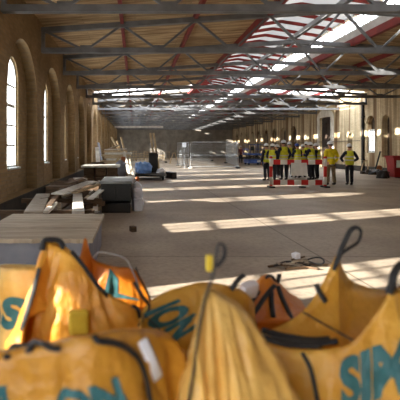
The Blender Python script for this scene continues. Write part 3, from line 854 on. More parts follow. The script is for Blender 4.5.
heap = [(Q(57, 194, .62), Q(92, 181.5, .70), .26, .03, 'whitewood', 'broad white board slanting across the top of the heap'),
        (Q(74, 193, .58), Q(100, 184, .63), .12, .03, 'palewood', 'narrow pale board below the broad white one on the heap'),
        (Q(90, 199, .50), Q(104, 188, .56), .14, .03, 'whitewood', 'short white board at the right end of the heap, beside the black cabinet'),
        (Q(49, 207, .56), Q(62, 189, .58), .10, .06, 'brownwood', 'brown batten between the two grey planks, upper one'),
        (Q(46, 212, .54), Q(55, 203, .56), .09, .05, 'whitewood', 'short white stub of wood beside the wide grey plank'),
        (Q(84, 207, .30), Q(103, 203, .34), .14, .10, 'brownwood', 'brown beam lying crosswise right of the pale plank'),
        (Q(87, 213, .12), Q(100, 206, .12), .16, .14, 'palewood', 'pale block-like offcut on the floor by the crate corner'),
        (Q(66, 184, .75), Q(84, 178.5, .78), .16, .04, 'brownwood', 'dark board behind the white one at the back of the heap')]
for a, c, w, t, mt, lb in heap: board(a, c, w, t, M[mt], lb, group=GT)
more = [(Q(62, 197, .40), Q(80, 190, .44), .09, .07, 'oldwood', 'grey batten under the broad white board, left of the upright post'),
        (Q(78, 206, .28), Q(92, 193, .32), .08, .06, 'palewood', 'pale batten crossing the heap right of the pale plank'),
        (Q(90, 194, .42), Q(99, 181, .52), .07, .05, 'oldwood', 'thin grey lath pointing back from the right end of the heap'),
        (Q(95, 212, .28), Q(97, 196, .36), .10, .05, 'whitewood', 'whitish short board at the right edge of the heap, nearest the cabinet'),
        (Q(40, 200, .50), Q(60, 197, .50), .08, .06, 'brownwood', 'brown batten lying across the wide grey plank')]
for a, c, w, t, mt, lb in more: board(a, c, w, t, M[mt], lb, group=GT)
for k, (x, y, sx, sy, sz, mt, lb) in enumerate([(-0.9, 17.2, .7, .5, .34, 'oldwood', 'grey wooden box beside the low dark crate, left row'), (-2.2, 13.8, .7, .9, .5, 'brownwood', 'dark wooden box against the left wall behind the heap'),
                                                (-1.45, 14.4, .6, .7, .36, 'blackbox', 'black low box between heap and white-covered stack'), (-1.9, 23.0, .6, .6, .8, 'brownwood', 'brown box by the left wall behind the white-covered stack')]):
    b = MB(); b.box((x, y, sz / 2), (sx, sy, sz), 0.15 * (k - 1), 0.02)
    for q_ in range(2): b.box((x, y - sy * .35 + q_ * sy * .7, sz + 0.015), (sx * 0.96, 0.08, 0.03), 0.0)
    solo('wooden_box', b, M[mt], lb, 'box')
for k, (px, py, hg, wd_) in enumerate([(140, 160.5, 0.9, 1.2), (147, 159.8, 1.3, 0.9), (158, 160.0, 0.7, 1.6), (166, 159.5, 1.1, 1.0), (133.5, 161, 1.2, 0.8)]):
    g = G(px, py); pt_ = thing('pallet_stack', 'far pallet stack, %s from the left, near the end wall' % ORD[[1, 2, 3, 4, 0][k]], 'pallets', g, 'pallet stacks near the end wall')
    n_ = int(hg / 0.15)
    for q_ in range(n_):
        b = MB()
        for s_ in (-1, 0, 1): b.box(g + Vector((s_ * (wd_ / 2 - .06), 0, q_ * .15 + .045)), (0.1, 1.0, 0.09))
        for s_ in range(5): b.box(g + Vector((0, -0.42 + .21 * s_, q_ * .15 + .115)), (wd_, 0.14, 0.05))
        b.build('pallet', M['palewood'] if (q_ + k) % 2 else M['oldwood'], pt_)
b = MB(); b.box((-1.40, 8.3, 0.27), (0.07, 0.07, 0.54)); solo('timber_post', b, M['oldwood'], 'short upright grey post standing in the timber heap', 'timber')
b = MB(); b.box((-1.62, 11.9, 0.28), (1.4, 0.5, 0.56), None, 0.02); b2 = b
solo('timber_block', b2, M['brownwood'], 'big brown timber block at the back of the heap under the white board', 'timber')

cb = thing('metal_cabinet', 'black metal cabinet with a pale lid, right of the timber heap', 'cabinet', (-0.45, 11.5, 0))
b = MB(); b.box((-0.45, 11.5, 0.115), (0.68, 1.5, 0.23)); b.build('plinth', M['blackbox'], cb)
b = MB(); b.box((-0.45, 11.5, 0.49), (0.72, 1.6, 0.42), None, 0.02); b.build('body', M['darkmetal'], cb)
for s in (-1, 1):
    b = MB(); b.box((-0.45 + s * 0.18, 10.695, 0.48), (0.33, 0.02, 0.36), None, 0.006); d_ = b.build('door', M['darkmetal'], cb)
    b = MB(); b.box((-0.45 + s * 0.04, 10.675, 0.5), (0.02, 0.025, 0.1)); b.build('handle', M['blackbox'], d_)
b = MB(); b.box((-0.45, 11.5, 0.73), (0.76, 1.66, 0.07), None, 0.015); b.build('lid', M['lidmetal'], cb)

for k, (c, sz, sd, lb) in enumerate([((0.075, 11.2, 0.15), (0.22, 0.3, 0.30), 1, 'white plastic sack on the floor right of the cabinet, lower one'),
                                     ((0.06, 11.22, 0.41), (0.2, 0.28, 0.22), 2, 'white plastic sack on top of the other right of the cabinet'),
                                     ((0.04, 11.75, 0.31), (0.2, 0.3, 0.62), 3, 'tall white sack behind the two stacked ones')]):
    solo('plastic_sack', noisy_box(c, sz, 0.2 * k, 0.035, 7, sd), M['sack'], lb, 'sack', 'white sacks beside the cabinet', True)
b = MB(); b.lathe((0.06, 12.05, 0.0), [(0.05, 0), (0.04, 0.68), (0.05, 0.70), (0.05, 0.76), (0.02, 0.78)], 12); solo('orange_bollard', b, M['orange'], 'small orange topped bollard behind the white sacks', 'bollard', None, True)

GS = 'brown beams stacked under the white sheet'
k = 0
for z, nm in ((0.19, 'bottom'), (0.55, 'upper')):
    for x, nx_ in ((-1.95, 'left'), (-1.47, 'middle'), (-0.99, 'right')):
        b = MB(); b.box((x, 19.8, z), (0.44, 1.9 - 0.1 * (k % 2), 0.34), 0.015 * (k - 2), 0.02); k += 1
        solo('timber_baulk', b, M['brownwood'], '%s %s baulk in the stack under the white sheet' % (nm, nx_), 'timber', GS)
b = MB(); o_ = noisy_box((-1.47, 19.8, 0.77), (1.62, 2.1, 0.07), 0.02, 0.012, 8, 4, 0.03)
solo('cover_sheet', o_, M['whitewood'], 'white sheet laid over the stack of brown baulks', 'sheet')
b = MB(); b.box((-2.1, 16.5, 0.2), (0.7, 1.6, 0.4), 0.1, 0.02); solo('timber_crate', b, M['brownwood'], 'low dark crate by the left wall behind the heap', 'crate')
b = MB(); b.box((-2.0, 16.4, 0.43), (0.4, 0.7, 0.05), 0.3, 0.01); solo('white_board', b, M['whitewood'], 'small white board lying on the low dark crate', 'timber')
solo('grey_sack', noisy_box((-0.72, 22.6, 0.42), (0.42, 0.42, 0.84), 0.3, 0.06, 7, 9, 0.6), M['slab'], 'grey upright sack right of the white-covered stack', 'sack', None, True)
b = MB(); b.box((-0.62, 23.4, 0.55), (0.2, 0.3, 1.1), 0.2, 0.02); solo('orange_drum_box', b, M['orange'], 'narrow orange brown upright box behind the grey sack', 'box')

bs = MB(); bs.box((-1.05, 25.6, 0.1), (1.3, 1.2, 0.2), None, 0.01); solo('pallet_block', bs, M['brownwood'], 'dark bearer block under the stack of pale boards', 'timber')
for k in range(11):
    b = MB(); z = 0.2 + 0.11 * k + 0.05
    b.box((-1.02 + 0.09 * math.sin(k * 2.3), 25.6, z), (1.45 + 0.2 * math.sin(k * 1.7), 1.3, 0.1), 0.05 * math.sin(k * 3.1), 0.012)
    solo('sawn_board', b, M['palewood'] if k % 3 else M['whitewood'], 'pale sawn board, %s from the bottom of the stack by the wall' % ORD[k], 'timber', 'pale boards stacked by the left wall')
for a, c, lb in ((P(111.5, 137.5, 27.2), P(133, 174.5, 26.5), 'pole leaning left of the pale board stack, leftmost'), (P(121, 137, 27.6), P(130, 173.0, 27.9), 'pole leaning behind the pale board stack'),
                 (P(117, 141, 28.6), P(126, 172, 28.9), 'shorter pole leaning between the two poles by the board stack')):
    board(a, c, 0.1, 0.1, M['palewood'], lb, 'pole', 'poles leaning by the board stack', 'timber_pole')
for dx, lb in ((0, 'left pole of the pale pair standing behind the black container'), (3.3, 'right pole of the pale pair standing behind the black container')):
    board(P(150.2 + dx, 133, 24.1), P(156.6 + dx, 177.0, 24.0), 0.11, 0.09, M['palewood'], lb, 'pole', 'pair of tall pale poles', 'timber_pole')
loose = [((-1.7, 25.2, 1.46), (-0.5, 25.5, 1.50), .25, .05, 'whitewood', 'white loose board lying flat on top of the pale board stack'),
         ((-1.55, 25.9, 1.48), (-0.9, 25.6, 1.72), .2, .05, 'oldwood', 'grey loose board tipped up on top of the pale board stack'),
         ((-0.30, 24.6, 0.05), (-0.62, 24.95, 1.35), .16, .05, 'whitewood', 'white board leaning against the right end of the pale board stack'),
         ((-0.12, 24.5, 0.05), (-0.36, 24.95, 1.05), .12, .05, 'oldwood', 'grey board leaning against the right end of the pale board stack'),
         ((-1.95, 24.4, 0.05), (-2.1, 24.9, 1.6), .22, .05, 'whitewood', 'white board propped upright left of the pale board stack'),
         ((-1.5, 24.5, 0.05), (-0.8, 24.93, 1.15), .14, .05, 'palewood', 'pale board propped slantwise across the front of the board stack')]
for a, c, w, t, mt, lb in loose: board(a, c, w, t, M[mt], lb, group='loose boards round the pale board stack', up=(0, 1, 0) if abs(c[2] - a[2]) > .5 else (0, 0, 1))
b = MB(); b.beam((-2.35, 33.2, 0.0), (-2.7, 33.2, 1.95), 1.3, 0.05, (1, 0, 0)); solo('grey_sheet', b, M['slab'], 'grey sheet leaning against the left wall', 'sheet')

fb = thing('flat_trolley', 'low black flat trolley on the floor beyond the cabinet', 'trolley', (0.75, 22.6, 0))
b = MB(); b.box((0.75, 22.6, 0.25), (1.5, 2.2, 0.14), None, 0.02); b.build('deck', M['blackbox'], fb)
for x in (0.15, 1.35):
    for y in (21.8, 23.4):
        b = MB(); b.lathe((x, y, 0.11), [(0.03, -0.05), (0.11, -0.045), (0.11, 0.045), (0.03, 0.05)], 16, 'X'); b.build('wheel', M['rubber'], fb, True)
b = MB(); b.tube([(0.1, 21.45, 0.3), (0.1, 21.2, 0.3), (1.4, 21.2, 0.3), (1.4, 21.45, 0.3)], 0.02, 8); b.build('handle', M['blackbox'], fb)
bx = thing('black_container', 'upright black box container on the flat trolley', 'container', (0.93, 22.9, 0.32))
b = MB(); b.box((0.93, 22.9, 0.80), (0.46, 0.6, 0.96), None, 0.03); b.build('shell', M['blackbox'], bx)
b = MB(); b.box((0.93, 22.9, 1.30), (0.5, 0.64, 0.05), None, 0.012); b.build('lid', M['brownwood'], bx)
solo('blue_bundle', noisy_box((0.42, 22.0, 0.58), (0.66, 0.7, 0.50), 0.2, 0.07, 9, 12, 0.4), M['blue'], 'crumpled bright blue sheeting bundle on the flat trolley', 'bundle', None, True)
solo('pale_bundle', noisy_box((1.25, 21.85, 0.44), (0.34, 0.4, 0.22), 0.4, 0.05, 6, 15, 0.4), M['sack'], 'small white bundle right of the blue one on the trolley', 'bundle', None, True)
b = MB(); b.box((1.85, 23.2, 0.16), (0.3, 0.9, 0.32), 0.3, 0.03); solo('black_case', b, M['blackbox'], 'low black case on the floor right of the trolley', 'case')

# ------------------------------------------------------------------ middle of the hall
def fence(a, c, lb, hgt=2.0):
    a, c = Vector(a), Vector(c); d = (c - a); L_ = d.length; u = d.normalized()
    t = thing('fence_panel', lb, 'fence', (a + c) / 2, 'temporary mesh fence panels')
    b = MB()
    b.tube([a + Vector((0, 0, .1)), a + Vector((0, 0, hgt)), c + Vector((0, 0, hgt)), c + Vector((0, 0, .1))], 0.024, 8)
    for z in (0.14, 1.0): b.tube([a + Vector((0, 0, z)), c + Vector((0, 0, z))], 0.02, 6)
    b.build('frame', M['galv'], t)
    b = MB(); n = int(L_ / 0.09)
    for i in range(1, n):
        p = a + d * (i / n); b.box(p + Vector((0, 0, (hgt + .14) / 2)), (0.006, 0.006, hgt - .14))
    for z in (0.4, 0.7, 1.3, 1.6): b.beam(a + Vector((0, 0, z)), c + Vector((0, 0, z)), 0.006, 0.006)
    b.build('mesh', M['galv'], t)
    for p in (a, c):
        b = MB(); b.box(p + Vector((0, 0, 0.06)), (0.26, 0.62, 0.12), None, 0.03); b.build('foot_block', M['whitewood'] if p is a else M['rubber'], t)
    return t


fence(G(190.5, 168.3), G(238.0, 168.3), 'wide mesh fence panel facing the camera, middle of the hall')
fence(G(177.5, 165.8), G(188.5, 167.8), 'mesh fence panel at the left end of the row, set back at an angle')
fence(G(237.0, 167.0), G(226, 163.2), 'mesh fence panel receding behind the right end of the wide one')
fence(G(150, 162.6), G(166, 162.6), 'far mesh fence panel behind the pale poles')
fence(G(192, 161.0), G(212, 161.0), 'farthest mesh fence panel, seen through the wide one')
b = MB(); a = G(187.0, 168.6)
b.tube([a + Vector((.02, .32, .04)), a + Vector((.02, .35, 0.4)), a + Vector((.0, .3, 0.04))], 0.02, 6)
wlp = thing('work_light', 'white work light on a pole at the left end of the wide fence panel', 'lamp', a + Vector((-.14, .65, 0)))
c0 = wlp.location
b = MB(); b.tube([c0 + Vector((0, 0, 0.02)), c0 + Vector((0, 0, 1.62))], 0.035, 8); b.build('pole', M['galv'], wlp)
for k in range(3):
    an = 2 * PI * k / 3 + 0.5
    b = MB(); b.tube([c0 + Vector((0, 0, 0.5)), c0 + Vector((0.3 * math.cos(an), 0.3 * math.sin(an), 0.02))], 0.02, 6); b.build('leg', M['galv'], wlp)
b = MB(); b.box(c0 + Vector((0, 0, 1.78)), (0.3, 0.16, 0.34), None, 0.03); b.build('lamp_head', M['sack'], wlp)

# A-frame trestle far off
af = thing('aframe_trestle', 'small pale A-frame trestle standing left of the fence panels', 'trestle', G(174, 164))
g = af.location
for s in (-1, 1):
    b = MB(); b.tube([g + Vector((s * 0.4, 0.25, 0.02)), g + Vector((s * 0.1, 0, 1.05))], 0.03, 6); b.build('leg', M['palewood'], af)
    b = MB(); b.tube([g + Vector((s * 0.4, -0.25, 0.02)), g + Vector((s * 0.1, 0, 1.05))], 0.03, 6); b.build('leg', M['palewood'], af)
b = MB(); b.tube([g + Vector((-0.14, 0, 1.06)), g + Vector((0.14, 0, 1.06))], 0.035, 6); b.build('top_rail', M['palewood'], af)

# scissor lift
g = G(255.0, 165.0); lf = thing('scissor_lift', 'blue scissor lift parked between the fence and the crowd', 'lift', g)
def at(x, y, z): return g + Vector((x, y, z))
b = MB(); b.box(at(0, 0.6, 0.34), (1.35, 1.9, 0.36), None, 0.03); b.build('chassis', M['liftblue'], lf)
for x in (-0.58, 0.58):
    for y in (0.0, 1.2):
        b = MB(); b.lathe(at(x, y, 0.21), [(0.06, -0.09), (0.19, -0.08), (0.21, -0.05), (0.21, 0.05), (0.19, 0.08), (0.06, 0.09)], 18, 'X'); w_ = b.build('wheel', M['rubber'], lf, True)
        b = MB(); b.lathe(at(x + math.copysign(0.085, x), y, 0.21), [(0.01, -0.01), (0.09, -0.01), (0.09, 0.01), (0.01, 0.01)], 12, 'X'); b.build('hub', M['galv'], w_)
for y in (0.05, 1.15):
    for q in range(2):
        z0, z1 = 0.55 + q * 0.16, 0.71 + q * 0.16
        for s in (-1, 1):
            b = MB(); b.beam(at(-0.6 * s, y, z0), at(0.6 * s, y, z1), 0.05, 0.07, (0, 1, 0)); b.build('scissor_arm', M['blackbox'], lf)
b = MB(); b.box(at(0, 0.6, 0.98), (1.5, 2.0, 0.16), None, 0.02); b.build('platform', M['liftblue'], lf)
b = MB()
for x in (-0.73, 0, 0.73):
    for y in (-0.37, 1.57): b.tube([at(x, y, 1.05), at(x, y, 1.85)], 0.022, 6)
for z in (1.45, 1.85): b.tube([at(-.73, -.37, z), at(.73, -.37, z), at(.73, 1.57, z), at(-.73, 1.57, z), at(-.73, -.37, z)], 0.022, 6)
b.build('guard_rail', M['liftblue'], lf)
b = MB(); b.box(at(-0.35, -0.42, 1.5), (0.3, 0.14, 0.36), None, 0.02); b.build('control_box', M['blackbox'], lf)
b = MB(); b.box(at(0.3, -0.36, 0.36), (0.4, 0.04, 0.2), None, 0.01); b.build('side_panel', M['galv'], lf)

# red and white barrier with a notice
g0, g1 = G(271.0, 187.6), G(325.2, 187.6); gm = (g0 + g1) / 2; Wd = g1.x - g0.x
br = thing('barrier', 'red and white plank barrier with a white notice in front of the crowd', 'barrier', gm)
MB_ = stripe_mat('barrier_stripes', 'X', 0.545, 0.545 * 0.78); MP = stripe_mat('post_bands', 'Z', 0.72, 0.30, 0.58)
for z, h_ in ((1.0, 0.19), (0.2, 0.2)):
    b = MB(); b.box(gm + Vector((0, 0, z)), (Wd - 0.06, 0.03, h_), None, 0.008); b.build('plank', MB_, br)
for p in (g0, g1):
    b = MB(); b.lathe(p + Vector((0, 0.0, 0.05)), [(0.02, 0), (0.062, 0.0), (0.062, 1.14), (0.05, 1.17), (0.01, 1.18)], 14); q = b.build('post', MP, br, True)
    b = MB(); b.box(p + Vector((0, 0, 0.035)), (0.2, 0.5, 0.06), None, 0.02); b.build('foot', M['rubber'], br)
b = MB(); b.box(gm + Vector((0.02, -0.03, 0.72)), (0.62, 0.012, 0.50)); b.build('notice', M['barwhite'], br)
tp = MB(); 
b = MB(); b.box(gm + Vector((0.12, -0.12, 0.03)), (0.2, 0.2, 0.06), 0.3, 0.015); solo('rubber_block', b, M['rubber'], 'small black block on the floor under the barrier', 'block')

# things at the right wall
sx0, sy0 = 13.14, 22.85
sk = thing('red_skip', 'red metal waste skip at the right edge by the wall', 'skip', (sx0 + 0.93, sy0 + 0.39, 0))
b = MB(); A = [(sx0 + .12, sy0 + .1, 0.06), (sx0 + 1.74, sy0 + .1, 0.06), (sx0 + 1.74, sy0 + .68, 0.06), (sx0 + .12, sy0 + .68, 0.06)]
B = [(sx0, sy0, 1.1), (sx0 + 1.86, sy0, 1.1), (sx0 + 1.86, sy0 + .78, 1.1), (sx0, sy0 + .78, 1.1)]
Bi = [(sx0 + .06, sy0 + .06, 1.1), (sx0 + 1.80, sy0 + .06, 1.1), (sx0 + 1.80, sy0 + .72, 1.1), (sx0 + .06, sy0 + .72, 1.1)]
Ai = [(x, y, 0.3) for x, y, z in A]
b.ring(A, B); b.ring(B, Bi); b.ring(Bi, Ai); b.poly(A); b.poly(Ai); b.build('body', M['redskip'], sk)
b = MB()
for p, q in zip(B, B[1:] + B[:1]): b.beam(Vector(p), Vector(q), 0.1, 0.1)
b.build('rim', M['redskip'], sk)
for x in (0.62, 1.05, 1.5):
    b = MB(); b.beam((sx0 + x, sy0 + .08, 0.08), (sx0 + x, sy0 - .02, 1.06), 0.1, 0.07, (0, 1, 0)); b.build('rib', M['redskip'], sk)
b = MB(); b.beam((sx0 + .30, sy0 + 0.0, 0.55), (sx0 + .30, sy0 - .035, 0.92), 0.34, 0.02, (0, 1, 0)); b.build('notice', M['barwhite'], sk)
for x in (0.5, 1.6):
    b = MB(); b.box((sx0 + x, sy0 + 0.39, 0.03), (0.12, 0.56, 0.06)); b.build('runner', M['blackbox'], sk)
solo('black_bag', noisy_box((12.72, 23.1, 0.19), (0.42, 0.5, 0.38), 0.4, 0.06, 7, 21, 0.5), M['blackbox'], 'black rubbish bag on the floor left of the red skip', 'bag', None, True)
a = G(374, 174.5); b = MB(); b.tube([Vector((a.x, a.y, 0.0)), Vector((a.x + 0.42, a.y + .1, 1.35))], 0.045, 8); solo('leaning_pole', b, M['blackbox'], 'short dark pole tilted to the right above the rubble by the right wall', 'pole')
ro = MB(); q = Vector((a.x, a.y, 0))
for k, (px, py, sz, mt, lb) in enumerate([(367.6, 174.2, (.4, .4, .16), 'rubble', 'grey rubble bag under the dark pole by the right wall'), (372.0, 174.6, (.3, .3, .26), 'rubble', 'dark heap of rubble beside the tilted pole'),
                                          (377.5, 175.0, (.45, .5, .26), 'blackbox', 'low dark heap between tilted pole and black bag'), (382.0, 174.6, (.36, .3, .5), 'orange', 'dull orange tub behind the black bag')]):
    g = G(px, py); solo('rubble_heap' if mt != 'orange' else 'orange_tub', noisy_box((g.x, g.y + 0.3, sz[2] / 2), sz, 0.3 * k, 0.05, 6, 30 + k, 0.4), M[mt], lb, 'rubble' if mt != 'orange' else 'tub', None, True)
g = G(364.5, 173.0)
hl = thing('folding_trestle', 'pale folding trestle against the right wall behind the person with elbows out', 'trestle', g)
for s in (-1, 1):
    b = MB(); b.beam(g + Vector((s * 0.25, 0, 0)), g + Vector((s * 0.08 + .1, 0.1, 0.75)), 0.05, 0.05); b.build('leg', M['palewood'], hl)
b = MB(); b.beam(g + Vector((-0.05, 0.1, 0.76)), g + Vector((0.25, 0.1, 0.76)), 0.06, 0.05); b.build('top_bar', M['palewood'], hl)

# a worker far off by the fence
g = G(240.8, 163.2); person(g.x, g.y, 2.6, 1.74, 'person in dark rust work clothes and white hat at the right end of the fence', pm('rust_cloth', lin(120, 54, 40), lin(86, 40, 32), 12, 0.85), M['darkcloth'], M['hatwhite'], 'down', True)

# floor litter
g = G(133.0, 231.5); b = MB(); b.box(g + Vector((0, 0, 0.05)), (0.1, 0.12, 0.1), 0.4, 0.008); solo('wood_block', b, M['brownwood'], 'small brown wooden block alone on the bare floor', 'block')
g = G(297.5, 267.0)
GC = 'cable offcuts in the scrap heap'
wd = ['left', 'middle', 'right']
for k in range(3):
    pts = []
    for j in range(12):
        t = j / 11 * 2 * PI * 0.7 + k * 2.1
        pts.append(g + Vector((-0.17 + 0.19 * k + 0.15 * math.cos(t), 0.02 * k + 0.07 * math.sin(t), 0.03 + 0.02 * k + 0.03 * math.sin(t * 1.7 + k))))
    b = MB(); b.tube(catmull(pts, 3), 0.01, 6); solo('cable_offcut', b, M['black'], 'curled black cable offcut in the %s of the scrap heap on the floor' % wd[k], 'cable', GC, True)
rs = random.Random(5)
for k in range(16):
    x = rs.uniform(-0.26, 0.2); an = rs.uniform(-0.9, 0.9); ln_ = rs.uniform(0.12, 0.24); hz = 0.02 + 0.1 * max(0, 1 - abs(x) / 0.25) * rs.random()
    c = g + Vector((x, rs.uniform(-0.1, 0.1), hz)); v = Vector((math.cos(an), math.sin(an) * 0.6, rs.uniform(-0.15, 0.15))) * ln_ / 2
    c.z = max(c.z, abs(v.z) + 0.015)
    board(c - v, c + v, rs.uniform(.015, .035), 0.018, M['oldwood'] if k % 3 else M['brownwood'], 'short splinter of wood piled in the scrap heap on the floor', 'stick', 'wood splinters in the scrap heap', 'wood_splinter')
solo('rubble_chunk', noisy_box(g + Vector((0.0, 0.03, 0.135)), (0.09, 0.08, 0.07), 0.5, 0.02, 4, 40, 0.3), M['sack'], 'white chunk on top of the scrap heap', 'rubble', None, False)
for k, (dx, dy, ln_, an) in enumerate([(-0.3, 0.0, 0.22, 0.5), (0.27, 0.05, 0.34, -0.15), (-0.08, -0.13, 0.26, 0.2), (0.12, -0.1, 0.2, -0.6)]):
    c = g + Vector((dx, dy, 0.02)); v = Vector((math.cos(an), math.sin(an), 0)) * ln_ / 2
    board(c - v, c + v, 0.03, 0.025, M['brownwood'], ['short stick at the left of the scrap heap', 'long stick at the right of the scrap heap', 'stick in front of the scrap heap, left', 'stick in front of the scrap heap, right'][k], 'stick', None, 'wood_stick')

# ------------------------------------------------------------------ the yellow builders' bags in front
BAGM = {'ochre': bag_mat('woven_ochre', lin(176, 118, 26), lin(200, 146, 48)), 'pale': bag_mat('woven_pale_ochre', lin(214, 160, 66), lin(234, 196, 116)),
        'orange': bag_mat('woven_orange', lin(206, 118, 18), lin(222, 150, 42)), 'mid': bag_mat('woven_mid_ochre', lin(198, 142, 44), lin(220, 172, 76)), 'gold': bag_mat('woven_gold', lin(212, 136, 30), lin(230, 172, 70)),
        'deep': bag_mat('woven_deep_orange', lin(188, 100, 14), lin(206, 128, 30))}


class Bag:
    def __init__(s, label, rim, mat, zc, half=None, seed=0, bulge=0.05, fold=0.022, dome=False, cen=None, basec=None):
        rp = catmull([P(*q) for q in rim], 10, True); N = len(rp)
        if rp and sum((rp[i].x * rp[(i + 1) % N].y - rp[(i + 1) % N].x * rp[i].y) for i in range(N)) < 0: rp.reverse()
        xs = [p.x for p in rp]; ys = [p.y for p in rp]
        c = Vector((sum(xs) / N, sum(ys) / N, 0)) if cen is None else Vector((*cen, 0))
        bc = c if basec is None else Vector((*basec, 0))
        hx, hy = half or ((max(xs) - min(xs)) / 2 * 0.98, (max(ys) - min(ys)) / 2 * 0.98)
        s.root = thing('builders_bag', label, 'bag', (bc.x, bc.y, 0), 'yellow woven bulk bags')
        V, Fc = [], []; NR = 34; NI = 12
        so = Vector((seed * 3.17, seed * 1.31, 0))
        for r in range(NR + 1):
            t = r / NR
            for i, p in enumerate(rp):
                d = Vector((p.x - c.x, p.y - c.y, 0)); an = math.atan2(d.y, d.x)
                rad = 1 / ((abs(math.cos(an)) / hx) ** 4 + (abs(math.sin(an)) / hy) ** 4) ** 0.25
                q = bc + Vector((math.cos(an) * rad, math.sin(an) * rad, 0))
                w = t ** 0.8
                x = p.x + (q.x - p.x) * w; y = p.y + (q.y - p.y) * w; z = p.z * (1 - t)
                o = Vector((math.cos(an), math.sin(an), 0))
                k = math.sin(PI * min(1, t * 1.0)) * bulge
                # long folds that hang from the rim, softer crumples over them
                n1 = noise.noise(Vector((math.cos(an) * 5.5, math.sin(an) * 5.5, z * 1.2)) + so)
                n1 = 1 - abs(n1) * 2.2
                n2 = noise.noise(Vector((x * 9, y * 9, z * 6)) + so)
                n3 = noise.noise(Vector((x * 3.2, y * 3.2, z * 4.5)) - so)
                n4 = 1 - 2.5 * abs(noise.noise(Vector((x * 16, y * 16, z * 13)) + so * 2))
                env = min(1, t * 9) * (1 if t < 0.8 else max(0, (1 - t) / 0.2))
                k += env * (fold * (n1 - 0.4) + fold * 0.7 * n2 + fold * 1.7 * n3 + 0.5 * fold * n4)
                V.append(Vector((x, y, max(0.0, z))) + o * k)
        for r in range(NR):
            for i in range(N): Fc.append((r * N + i, r * N + (i + 1) % N, (r + 1) * N + (i + 1) % N, (r + 1) * N + i))
        Fc.append(tuple(NR * N + i for i in range(N)))
        o = len(V)
        for r in range(1, NI + 1):
            u = r / NI
            for i, p in enumerate(rp):
                e = (1 - (1 - u) ** 2.2) if not dome else u * u * (3 - 2 * u)
                x = p.x + (c.x - p.x) * u; y = p.y + (c.y - p.y) * u; z = p.z + (zc - p.z) * e
                n2 = noise.noise(Vector((x * 10, y * 10, z * 8)) + so) * 0.03 * min(1, u * 3) * (1 - u * 0.9)
                V.append(Vector((x, y, z + n2)))
        for i in range(N): Fc.append((i, o + i, o + (i + 1) % N, (i + 1) % N))
        for r in range(NI - 1):
            for i in range(N): Fc.append((o + r * N + i, o + (r + 1) * N + i, o + (r + 1) * N + (i + 1) % N, o + r * N + (i + 1) % N))
        mb = MB(); mb.add(V, Fc); s.obj = mb.build('sack_body', BAGM[mat], s.root, True)
        s.bvh = BVHTree.FromPolygons(V, Fc)

    def hit(s, px, py, off=0.006):
        d = (P(px, py, 1.0) - EYE).normalized(); h = s.bvh.ray_cast(EYE, d)
        if h[0] is None:
            q = P(px, py, 2.0); h = s.bvh.find_nearest(EYE + d * (Vector((s.root.location.x, s.root.location.y, 1)) - EYE).length)
        n = h[1]
        if n.dot(d) > 0: n = -n
        return h[0] + n * off, n

    def strap(s, name, pts, r, mat='black', flat=0.35, label=None, up=(0, -0.3, 1)):
        out = []
        for q in pts: out.append(s.hit(q[0], q[1], 0.008)[0] if len(q) == 2 else P(*q))
        b = MB(); b.tube(catmull(out, 5), r, 8, flat, up); o = b.build(name, M[mat], s.root, True)
        if label: o['label'] = label
        return o

    def text(s, txt, TL, TR, BL, BR, mat='teal', bold=0.055):
        cu = bpy.data.curves.new('lettering_source', 'FONT'); cu.body = txt; cu.offset = bold; cu.resolution_u = 4; cu.space_character = 1.0
        to = bpy.data.objects.new('lettering_source', cu); COL.objects.link(to)
        dg = bpy.context.evaluated_depsgraph_get(); dg.update()
        bm = bmesh.new(); em = to.evaluated_get(dg).to_mesh(); bm.from_mesh(em); to.evaluated_get(dg).to_mesh_clear()
        bpy.data.objects.remove(to); bpy.data.curves.remove(cu)
        bmesh.ops.triangulate(bm, faces=bm.faces)
        for _ in range(5):
            le = [e for e in bm.edges if e.calc_length() > 0.09]
            if not le: break
            bmesh.ops.subdivide_edges(bm, edges=le, cuts=1); bmesh.ops.triangulate(bm, faces=[f for f in bm.faces if len(f.verts) > 3])
        bm.verts.ensure_lookup_table(); bm.verts.index_update()
        xs = [v.co.x for v in bm.verts]; ys = [v.co.y for v in bm.verts]; x0, x1, y0, y1 = min(xs), max(xs), min(ys), max(ys)
        C = [s.hit(*q)[0] for q in (TL, TR, BL, BR)]; n = sum((s.hit(*q)[1] for q in (TL, TR, BL, BR)), Vector()).normalized()
        vs = []
        for v in bm.verts:
            u = (v.co.x - x0) / (x1 - x0); w = (v.co.y - y0) / (y1 - y0)
            p = C[2].lerp(C[3], u).lerp(C[0].lerp(C[1], u), w)
            h = s.bvh.ray_cast(p + n * 0.3, -n)
            if h[0] is None: h = s.bvh.find_nearest(p)
            m = h[1] if h[1].dot(n) > 0 else -h[1]
            vs.append(h[0] + m * 0.004)
        b = MB(); b.add(vs, [tuple(v.index for v in f.verts) for f in bm.faces]); bm.free()
        o = b.build('lettering', M[mat], s.root, False)
        o['label'] = 'teal printed letters'
        return o


# bag at the back left behind the peaked one
bH = Bag('yellow bag at the far left with a flat square rim, before the grey crate', [(5, 268, 2.6), (38, 267, 2.56), (58, 268, 2.62), (56, 266, 3.05), (5, 264, 3.05)], 'pale', 0.72, seed=1, fold=0.012, half=(0.17, 0.2), basec=(-0.62, 2.84), bulge=0.03)
bH.text('S', (4, 295), (27, 296), (-1, 328), (20, 329))
